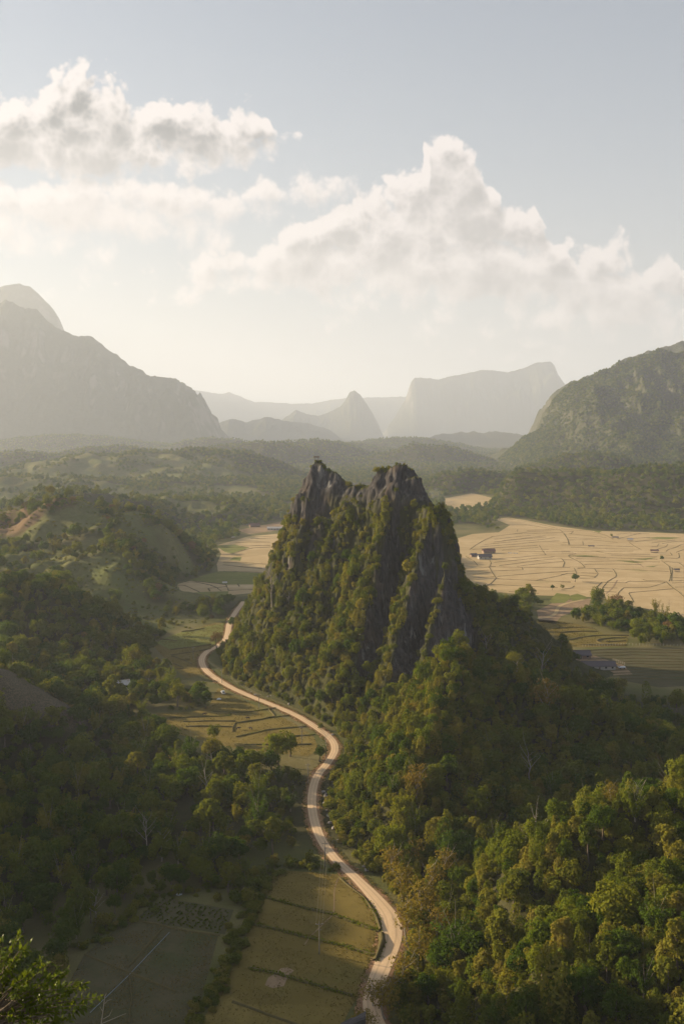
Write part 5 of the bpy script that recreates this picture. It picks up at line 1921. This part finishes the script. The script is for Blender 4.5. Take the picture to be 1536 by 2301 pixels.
# cattle: trunk, neck and head, four jointed legs, tail
cv = [(-0.75, 0, 1.15), (-0.2, 0, 1.1), (0.4, 0, 1.12), (0.8, 0, 1.25), (1.15, 0, 1.15), (1.45, 0, 0.85), (1.62, 0, 0.68),
      (0.55, 0.2, 0.8), (0.55, 0.2, 0.42), (0.57, 0.2, 0.04), (0.55, -0.2, 0.8), (0.62, -0.2, 0.42), (0.6, -0.2, 0.04),
      (-0.7, 0.2, 0.85), (-0.82, 0.2, 0.45), (-0.76, 0.2, 0.04), (-0.7, -0.2, 0.85), (-0.86, -0.2, 0.45), (-0.82, -0.2, 0.04), (-1.0, 0, 1.1), (-1.06, 0, 0.6)]
ce = [(0, 1), (1, 2), (2, 3), (3, 4), (4, 5), (5, 6), (2, 7), (7, 8), (8, 9), (2, 10), (10, 11), (11, 12), (0, 13), (13, 14), (14, 15), (0, 16), (16, 17), (17, 18), (0, 19), (19, 20)]
cr_ = [0.30, 0.34, 0.34, 0.24, 0.18, 0.16, 0.10, 0.13, 0.075, 0.06, 0.13, 0.075, 0.06, 0.17, 0.075, 0.06, 0.17, 0.075, 0.06, 0.05, 0.03]
cowm = skin_mesh('cow', cv, ce, cr_, M_HIDE, 1)
for (x, y, rz, lab) in [(459.5, 1607.5, 0.2, 'dark cow grazing alone on the upper left plot of the grazed field'), (557, 1617, 2.9, 'dark cow standing just above the curved bank'),
                        (535.5, 1640, 0.5, 'largest dark cow, below the curved bank'), (563, 1640, 2.6, 'small dark cow to the right of the largest cow')]:
    q = G(x, y)
    o = link('cow', cowm, None, None, (q[0], q[1], 0.05))
    o.rotation_euler = (0, 0, rz)
    tag(o, lab, 'cow', 'cattle in the grazed field')


# ------------------------------------------------------------------ odds and ends in the fields
def line_thing(name, pts, r, mat, label, cat):
    V, F = tube(pts, [r] * len(pts), 6)
    return tag(link(name, mesh_np(name, V, F, True), mat), label, cat)


a, b = c8([(735, 500)])[0], c8([(395, 860)])[0]
cpt = c8([(205, 1045)])[0]
line_thing('water_pipe', [(*a, 0.3), (*(0.5 * (a + b)), 0.28), (*b, 0.28), (*(0.5 * (b + cpt)), 0.28), (*cpt, 0.3), (*(cpt * 1.0 + (cpt - b) * 0.6), 0.3)], 0.075, M_PIPE, 'long pale blue water pipe lying across the dark field', 'pipe')
for (x, y, s, lab, nm) in [(180, 2124, 0.6, 'crumpled white plastic bag at the left corner of the dark field', 'plastic_bag'), (394, 1993, 0.6, 'white plastic scrap beyond the vegetable plot', 'plastic_bag'),
                           (403, 2010, 1.0, 'pale sheet lying at the edge of the vegetable plot', 'plastic_sheet')]:
    q = G(x, y)
    bm = bmesh.new()
    bmesh.ops.create_icosphere(bm, subdivisions=2, radius=s)
    for v in bm.verts:
        k = 1 + 0.45 * float(pnoise(v.co.x * 2.3 + x, v.co.y * 2.3, v.co.z * 2.3))
        v.co = Vector((v.co.x * k, v.co.y * k * 0.8, max(0.0, v.co.z * k * (0.9 if nm == 'plastic_bag' else 0.3))))
    me = bpy.data.meshes.new(nm)
    bm.to_mesh(me)
    bm.free()
    tag(link(nm, me, M_PLAST, None, (q[0], q[1], 0.06)), lab, nm.replace('_', ' '))
# vegetable rows: leafy heads in lines
VV = []
r_ = np.random.default_rng(77)
pa, pb, pc, pd = (np.array(v) for v in c8([(420, 380), (700, 215), (1240, 330), (1150, 505)]))
for i in range(15):
    for j in range(30):
        u, v = (i + 0.5) / 15, (j + 0.5) / 30
        p = (pa * (1 - u) + pd * u) * (1 - v) + (pb * (1 - u) + pc * u) * v + r_.normal(0, 0.3, 2)
        if r_.uniform() < 0.45 or not inside(np.array(p[0]), np.array(p[1]), FIELDS['plot']):
            continue
        m = 7
        d = unit(r_.normal(size=(m, 3)) * np.array((1, 1, 0.5)) + np.array((0, 0, 0.7)))
        VV.append(leaves(np.array((p[0], p[1], 0.15)) + d * 0.3, d, 0.5, r_))
tag(link('vegetable_rows', leaf_mesh('vegetable_rows', VV, SCRUB), None, f_plot), None, None, None, 'stuff')


# grass tufts and stubble: real blades standing in the fields, on the banks and along the road
DRY = leaf_material('dry_grass', [(0.0, (0.12, 0.105, 0.032)), (0.5, (0.17, 0.135, 0.045)), (1.0, (0.10, 0.10, 0.028))], 0.3, 1.3)


def tufts(name, parent, pts, size, mat, seed, z=0.1, label=None):
    r = np.random.default_rng(seed)
    n = len(pts)
    C = np.c_[pts, np.full(n, z) + size * 0.3]
    V = leaves(C, unit(r.normal(size=(n, 3)) + np.array((0, 0, 0.8))), size, r, 0.7)
    o = link(name, leaf_mesh(name, [V], mat), None, parent)
    o['kind'] = 'stuff'
    return o


def fill(poly, n, seed):
    r = np.random.default_rng(seed)
    q = np.array(poly)
    p = r.uniform(q.min(0), q.max(0), (n * 3, 2))
    p = p[inside(p[:, 0], p[:, 1], poly)]
    k = fbm(p[:, 0] / 9, p[:, 1] / 9, seed * 1.7, 3)
    return p[r.uniform(0, 1, len(p)) < 0.45 + 0.8 * k][:n]


tufts('grass_tufts', f_near, fill(FIELDS['near'], 6000, 1), 0.32, DRY, 1)
tufts('grass_tufts', f_road, fill(FIELDS['road'], 6000, 2), 0.42, DRY, 2)
tufts('grass_tufts', f_bend, fill(FIELDS['bend'], 5000, 3), 0.45, DRY, 3)
tufts('grass_tufts', f_dark, fill(FIELDS['dark'], 4000, 4), 0.32, DRY, 4)
tufts('grass_tufts', f_lower, fill(FIELDS['lower'], 4000, 5), 0.5, DRY, 5)


def along(lines, step, spread, seed):
    r = np.random.default_rng(seed)
    out = []
    for l in lines:
        l = np.array(l)
        for a, b in zip(l[:-1], l[1:]):
            n = max(1, int(np.hypot(*(b - a)) / step))
            out.append(a + (b - a) * r.uniform(0, 1, (n, 1)) + r.normal(0, spread, (n, 2)))
    return np.concatenate(out)


near_lines = [c7(l) for l in [[(130, 320), (330, 380), (560, 440), (800, 490), (1010, 575), (1240, 655)], [(30, 585), (250, 635), (560, 715), (860, 785), (1200, 885)], [(0, 1010), (200, 1045), (560, 1150), (990, 1275)],
                              [(1090, 330), (1170, 430), (1230, 540), (1255, 650)], [(1265, 680), (1270, 780), (1250, 860), (1215, 940)]]]
tufts('bank_grass', f_near, along(near_lines, 0.08, 0.5, 6), 0.6, LEAF, 6, 0.25)
road_lines = [c5(l) for l in [[(90, 248), (380, 238), (580, 230), (595, 205), (700, 205), (930, 172)], [(630, 285), (760, 268), (900, 242), (1030, 228)], [(640, 390), (770, 358), (900, 332), (1060, 318), (1160, 310)], [(1065, 385), (1230, 370)], [(700, 445), (1040, 450), (1200, 443)]]]
tufts('bank_grass', f_road, along(road_lines, 0.12, 0.35, 7), 0.5, LEAF, 7, 0.2)
_tg = np.gradient(RLINE, axis=0)
_tg /= np.linalg.norm(_tg, axis=1)[:, None]
_nr = np.stack([-_tg[:, 1], _tg[:, 0]], -1)
edge_pts = np.concatenate([along([RLINE + _nr * (hw + 1.6)[:, None]], 0.16, 0.55, 8), along([RLINE - _nr * (hw + 1.6)[:, None]], 0.16, 0.55, 9)])
tufts('verge_grass', road, edge_pts, 0.5, DRY, 8, 0.1)


# boulders along the right edge of the road
def boulder_mesh(seed, s):
    bm = bmesh.new()
    bmesh.ops.create_icosphere(bm, subdivisions=2, radius=1)
    for v in bm.verts:
        n = v.co.normalized()
        k = 1 + 0.55 * float(pnoise(n.x * 1.4 + seed * 3.1, n.y * 1.4, n.z * 1.4)) + 0.25 * float(pnoise(n.x * 3 + seed, n.y * 3, n.z * 3 + 5))
        v.co = n * k
        v.co.z = max(-0.35, v.co.z * 0.8)
    me = bpy.data.meshes.new('boulder')
    bm.to_mesh(me)
    bm.free()
    me.materials.append(STONE)
    return me


def stone_material():
    m, t = new_mat('broken_limestone')
    n = t.noise(obj_co(t), 2.0, 5, 0.65)
    finish(t, t.mix(t.smooth(n, 0.35, 0.65), (0.16, 0.15, 0.15), (0.36, 0.33, 0.31)), 0.9, n, 0.3, 0.1)
    return m


STONE = stone_material()
BM = [boulder_mesh(i, 1) for i in range(5)]
spots = [(724, 1780), (729, 1790), (733, 1798), (727, 1806), (737, 1800), (741, 1812), (731, 1822), (735, 1834), (742, 1838), (748, 1842), (739, 1850), (752, 1852), (746, 1862), (757, 1888), (816, 1948), (822, 1956), (562, 1556), (572, 1562), (601, 1566), (607, 1567), (642, 1581), (648, 1584), (745, 1652), (730, 1784), (744, 1828), (737, 1815)]
big = {13: 'pale boulder alone at the road edge below the rockfall', 14: 'upper of two white boulders under the golden trees', 15: 'lower of two white boulders under the golden trees', 20: 'large pale boulder beside the road above the grazed field'}
nb = {True: -1, False: -1}
ORDB = ['first'] + ORD[1:]
spots = sorted(spots, key=lambda q: q[1])
big = {}
for i, (x, y) in enumerate(spots):
    q = G(x, y)
    d_, t_, s_ = seg_dist(np.array(q[0]), np.array(q[1]), ROAD)
    o = link('boulder', BM[i % 5], None, None, (q[0] + 0.4, q[1], float(surf(np.array(q[0]), np.array(q[1]))) + 0.2))
    sc = rng.uniform(0.45, 1.0)
    o.scale = (sc, sc * rng.uniform(0.7, 1.1), sc * rng.uniform(0.7, 1.2))
    o.rotation_euler = (rng.uniform(-0.3, 0.3), rng.uniform(-0.3, 0.3), rng.uniform(0, 6))
    up = y < 1660
    nb[up] += 1
    lab = big.get(i, '%s grey boulder along the %s' % (ORDB[nb[up]], 'upper road below the tower' if up else 'roadside rockfall, counted from its top'))
    tag(o, lab, 'boulder', 'boulders beside the upper road' if up else 'boulders of the roadside rockfall')
ROCK_DARK = plain('dark_slab_rock', (0.10, 0.09, 0.085), (0.05, 0.047, 0.05), 0.95, 0.8, 0, 0.3)
# slanting rock slab at the bottom edge
q = P(792, 2292, 205)
bm = bmesh.new()
bmesh.ops.create_cube(bm, size=1)
bmesh.ops.subdivide_edges(bm, edges=bm.edges, cuts=4, use_grid_fill=True)
for v in bm.verts:
    n = float(fbm(v.co.x * 3, v.co.y * 3, v.co.z * 3, 3))
    v.co = Vector((v.co.x * 5.4, v.co.y * 2.2, v.co.z * (5 + v.co.x * 4.5))) * (1 + 0.12 * n)
me = bpy.data.meshes.new('rock_slab')
bm.to_mesh(me)
bm.free()
zb = float(HZ(np.array(q[0]), np.array(q[1])))
o = link('rock_slab', me, ROCK_DARK, None, (q[0], q[1], q[2] - 2.6))
tag(o, 'slanting pale rock slab at the very bottom of the picture', 'rock')


# ------------------------------------------------------------------ single trees that stand out
def feature(kind, x, y, s, label, zs=1.0, rz=None, z=None, Y=None):
    p = G(x, y) if Y is None else np.array(P(x, y, Y)[:2])
    zz = float(surf(np.array(p[0]), np.array(p[1]))) if z is None else z
    return put_tree(kind, (p[0], p[1], zz - 0.2), rng.uniform(0, 6) if rz is None else rz, s, zs, label, None)


feature('rust0', 487, 1462, 1.25, 'rusty brown tree at the sharp road bend')
feature('broad0', 523, 1412, 1.0, 'dark round tree overhanging the far end of the road')
feature('broad2', 625, 1722, 1.45, 'big bright round tree at the lower edge of the grazed field', 1.15)
feature('broad1', 652, 1700, 1.0, 'dark umbrella-shaped tree behind the big bright round tree', 1.2)
feature('broad1', 718, 1712, 0.85, 'dark compact tree at the road beside the lone pole')
feature('bare0', 733, 1706, 1.0, 'thin almost leafless tree at the road edge', 1.2)
feature('broad0', 462, 1592, 1.0, 'bright green tree with a pale trunk beside the parked pickup', 1.1)
feature('broad1', 479, 1668, 0.95, 'small round tree standing free below the grazed field', 1.0)
feature('yellow0', 306, 1510, 1.15, 'yellow-leaved tree above the wood left of the bend', 1.25)
feature('yellow0', 335, 1540, 0.9, 'pale yellow tree in front of the taller yellow-leaved tree')
feature('scrub1', 720, 1640, 0.8, 'low dark bush on the field side of the road')
feature('gold0', 905, 2030, 1.37, 'upper golden tree leaning over the lit road')
feature('gold1', 915, 2120, 1.43, 'golden tree half covering the road at its widest bend')
feature('gold0', 950, 2080, 1.49, 'golden tree behind the one covering the road')
feature('gold1', 880, 1980, 1.30, 'thin golden tree above the lit stretch of road')
feature('gold0', 940, 2175, 1.17, 'low golden tree beside the end of the road')
feature('gold1', 865, 2290, 1.30, 'leafy golden bush hiding the end of the road', 0.8)
feature('gold1', 905, 2235, 1.23, 'golden tree right of the bush that hides the road')
feature('broad1', 960, 2260, 0.9, 'dark green tree behind the golden bushes at the bottom')
feature('gold0', 838, 2262, 0.95, 'golden bush standing on the left side of the hidden road end', 0.75)
feature('gold1', 872, 2248, 0.9, 'golden bush between the two bushes at the road end', 0.8)
feature('gold0', 820, 2320, 0.9, 'golden bush at the bottom edge beside the rock slab', 0.7)
feature('gold0', 985, 2130, 1.2, 'golden tree higher on the slope behind the road bend')
feature('gold1', 1000, 1990, 1.2, 'golden tree beside the tree with bare twigs')
feature('gold0', 930, 1960, 1.1, 'golden tree above the upper golden tree')
feature('gold1', 975, 2020, 1.25, 'golden tree with bare twigs on the slope above the road')
feature('broad0', 1291, 1308, 0.95, 'round tree alone on the field bank right of the tower')
feature('broad1', 1486, 1262, 0.75, 'small round tree on the bank beside the red-brown hut')
feature('broad1', 1373, 1208, 0.6, 'small tree left of the long dark hut')
feature('bamboo1', 1472, 1378, 1.25, 'tall feathery bamboo rising above the hedge on the right')
feature('bare0', 1502, 1372, 0.8, 'sparse leafless tree right of the tall bamboo')
feature('bamboo0', 1022, 1262, 1.1, 'single bamboo clump at the foot of the tower near the farm')
feature('broad1', 1240, 1326, 0.55, 'small bush tree at the top of the green plots')
feature('scrub0', 1262, 1322, 0.9, 'low bush on the curving bank right of the green plots')
feature('broad0', 1195, 1345, 0.7, 'leafy tree left of the sandy track')
feature('bare0', 612, 1506, 1.5, 'tall white dead tree on the tower slope', 1.3)
feature('bare0', 648, 1512, 0.9, 'smaller dead tree right of the tall white one', 1.2)
feature('bare0', 1092, 1490, 1.1, 'pale dead tree in the shadow below the pinnacle', 1.2, None, None, 520)
feature('bare0', 1215, 1515, 1.5, 'tall pale dead tree in the shadow above the long house', 1.4, None, None, 540)
feature('bare0', 1395, 1770, 0.8, 'leafless grey tree on the crest of the near right spur', 1.0, None, None, 300)
feature('bare0', 1500, 1745, 0.8, 'forked leafless tree at the right edge above the spur', 1.0, None, None, 305)
feature('bare0', 1425, 1880, 0.7, 'pale bare trunk among the bright trees of the spur', 1.1, None, None, 285)
feature('bare0', 215, 2075, 1.0, 'grey leafless tree in the dark wood above the shaded field', 0.9)
# emergent tree: long bare trunk, flat crown on one side
em = empty('tree', (*P(1157, 1556, 470)[:2], 0))
zz = float(surf(np.array(em.location.x), np.array(em.location.y)))
em.location.z = zz - 0.3
hT = P(1157, 1500, 470)[2] - zz + 6.5
link('trunk', trunk_mesh('trunk', 301, max(14, hT) * 0.92, 0.42, 5, 3.2, 0.8, PALE, 0.82, 2, 8, 0.03), None, em)
link('crown', crown_mesh('crown', 301, 4.6, 2.1, max(14, hT) - 3.2, 26, 70, 0.5, YELLOW, 0.34, -0.2, 0.0, -0.35), None, em)
tag(em, 'tall tree with a long bare pale trunk and flat yellow-lit crown', 'tree')


# near tree at the bottom left corner: branches, twigs and single long leaves
def near_tree():
    r = np.random.default_rng(41)
    base = np.array(P(-70, 2460, 21.0))
    cen = np.array(P(20, 2250, 24.0))
    e = empty('tree', tuple(base - np.array((0.6, 0, 4.0))))
    o0 = np.array(e.location)
    Vt, Ft, off = [], [], 0
    Lc, Ln, Lt = [], [], []
    tip_px = [(0, 2112), (45, 2100), (62, 2122), (92, 2150), (120, 2165), (150, 2170), (160, 2185), (185, 2200), (192, 2215), (228, 2243), (205, 2262), (30, 2150), (75, 2175), (110, 2200), (140, 2215), (60, 2215), (100, 2235),
              (150, 2245), (20, 2190), (-20, 2130), (-30, 2180), (180, 2260), (120, 2270), (70, 2260), (20, 2240), (-40, 2230), (40, 2285), (150, 2290), (95, 2300), (-30, 2110), (8, 2138), (132, 2190), (172, 2222), (50, 2135)]

    def add(p, rad):
        nonlocal off
        V, F = tube(p, rad, 6)
        Vt.append(V - o0)
        Ft.append(F + off)
        off += len(V)
    add([o0, o0 + (0.1, 0.1, 1.6), base + (0, 0, 0.2), cen + (-0.9, 0.3, -0.9)], [0.16, 0.13, 0.11, 0.07])
    for (x, y) in tip_px:
        for _ in range(2):
            t_ = np.array(P(x + r.uniform(-9, 9), y + r.uniform(-5, 9), 24.0 + r.uniform(-1.2, 1.2)))
            s_ = cen + np.array((-0.75, 0, -0.75)) + r.normal(0, 0.12, 3)
            mid = s_ * 0.5 + t_ * 0.5 + np.array((0, 0, 0.16)) + r.normal(0, 0.1, 3)
            add([s_, mid, t_], [0.028, 0.016, 0.006])
            for k in range(26):
                u = r.uniform(0.3, 1.0) ** 0.6
                p = (mid + (t_ - mid) * (u * 2 - 1)) if u > 0.5 else (s_ + (mid - s_) * u * 2)
                dirn = unit(unit(t_ - mid) * 0.6 + r.normal(0, 0.75, 3) + np.array((0, 0, 0.12)))
                Lc.append(p)
                Lt.append(dirn)
    Lc, Lt = np.array(Lc), np.array(Lt)
    n = len(Lc)
    L = r.uniform(0.12, 0.23, (n, 1))
    up = unit(np.array((0, 0, 1.0)) + r.normal(0, 0.35, (n, 3)))
    s = unit(np.cross(Lt, up))
    nn = np.cross(s, Lt)
    W = L * 0.2
    # leaf: arched blade of three quads
    st = []
    for q, w, dz in ((0.0, 0.25, 0), (0.35, 1.0, 0.05), (0.7, 0.8, 0.02), (1.0, 0.06, -0.10)):
        c = Lc + Lt * L * q + nn * L * dz
        st.append((c - s * W * w + nn * W * 0.3 * w, c + s * W * w + nn * W * 0.3 * w))
    V = np.concatenate([np.stack(v, 1).reshape(-1, 3) for v in st]) - o0
    i = np.arange(n) * 2
    F = np.concatenate([np.stack([i + k * 2 * n, i + k * 2 * n + 1, i + (k + 1) * 2 * n + 1, i + (k + 1) * 2 * n], -1) for k in range(3)])
    me = mesh_np('crown', V, F, True)
    me.materials.append(GLOSSY)
    link('trunk', mesh_np('trunk', np.concatenate(Vt), np.concatenate(Ft), True), BARK, e)
    link('crown', me, None, e)
    tag(e, 'close leafy tree top with sunlit long leaves in the bottom left corner', 'tree')
    # bare sapling to its right
    e2 = empty('dead_sapling', P(215, 2420, 22.5))
    b0 = np.array(e2.location)
    Vs, Fs, of = [], [], 0
    for pts in ([(215, 2420), (228, 2300), (236, 2240), (240, 2230)], [(232, 2290), (246, 2282), (253, 2268)], [(236, 2255), (243, 2248), (252, 2245)], [(229, 2300), (262, 2286), (284, 2277)], [(232, 2275), (225, 2262)]):
        p = np.array([P(x, y, 22.5) for x, y in pts]) - b0
        V, F = tube(p, np.linspace(0.018 if len(pts) == 4 else 0.009, 0.004, len(p)), 5)
        Vs.append(V)
        Fs.append(F + of)
        of += len(V)
    link('stem', mesh_np('stem', np.concatenate(Vs), np.concatenate(Fs), True), PALE, e2)
    tag(e2, 'thin bare sapling right of the close leafy tree top', 'sapling')


near_tree()


# ------------------------------------------------------------------ smoke of a field fire
def smoke():
    m = bpy.data.materials.new('smoke')
    m.use_nodes = True
    t = NT(m.node_tree)
    t.n.clear()
    v = t.new('ShaderNodeVolumePrincipled')
    v.inputs['Color'].default_value = (0.95, 0.94, 0.93, 1)
    v.inputs['Anisotropy'].default_value = 0.3
    v.inputs['Density'].default_value = 0.005
    o = t.new('ShaderNodeOutputMaterial')
    t.l.new(v.outputs[0], o.inputs['Volume'])
    # closed puffs rising and drifting left, thinner towards the top
    q = G(1018, 1142)
    bm = bmesh.new()
    r = np.random.default_rng(9)
    for k in range(9):
        u = k / 8
        c = Vector((-34 * u ** 1.2 + r.normal(0, 1.5), r.normal(0, 2), 2 + 26 * u ** 0.8))
        res = bmesh.ops.create_icosphere(bm, subdivisions=3, radius=2.5 + 7.5 * u)
        for vv in res['verts']:
            n = vv.co.normalized()
            vv.co = vv.co * (1 + 0.35 * float(fbm(n.x * 1.6 + k, n.y * 1.6, n.z * 1.6, 2))) + c
    me = bpy.data.meshes.new('smoke')
    bm.to_mesh(me)
    bm.free()
    tag(link('smoke', me, m, None, (q[0], q[1], 0.1)), 'pale smoke drifting from a field fire behind the tower', None, None, 'stuff')


smoke()

# ------------------------------------------------------------------ haze: even air round the whole scene
def build_haze():
    m = bpy.data.materials.new('haze')
    m.use_nodes = True
    t = NT(m.node_tree)
    t.n.clear()
    v = t.new('ShaderNodeVolumePrincipled')
    v.inputs['Color'].default_value = (0.75, 0.835, 0.985, 1)
    v.inputs['Density'].default_value = HAZE
    v.inputs['Anisotropy'].default_value = 0.28
    o = t.new('ShaderNodeOutputMaterial')
    t.l.new(v.outputs[0], o.inputs['Volume'])
    bm = bmesh.new()
    bmesh.ops.create_cube(bm, size=1)
    x0, x1, y0, y1, z0, z1 = -30000, 30000, -6000, 50000, -60, 1660
    for q in bm.verts:
        q.co = (x0 if q.co.x < 0 else x1, y0 if q.co.y < 0 else y1, z0 if q.co.z < 0 else z1)
    me = bpy.data.meshes.new('haze')
    bm.to_mesh(me)
    bm.free()
    o = link('haze', me, m)
    tag(o, 'pale evening haze filling the valley', None, None, 'stuff')


HAZE = 0.76e-4
build_haze()
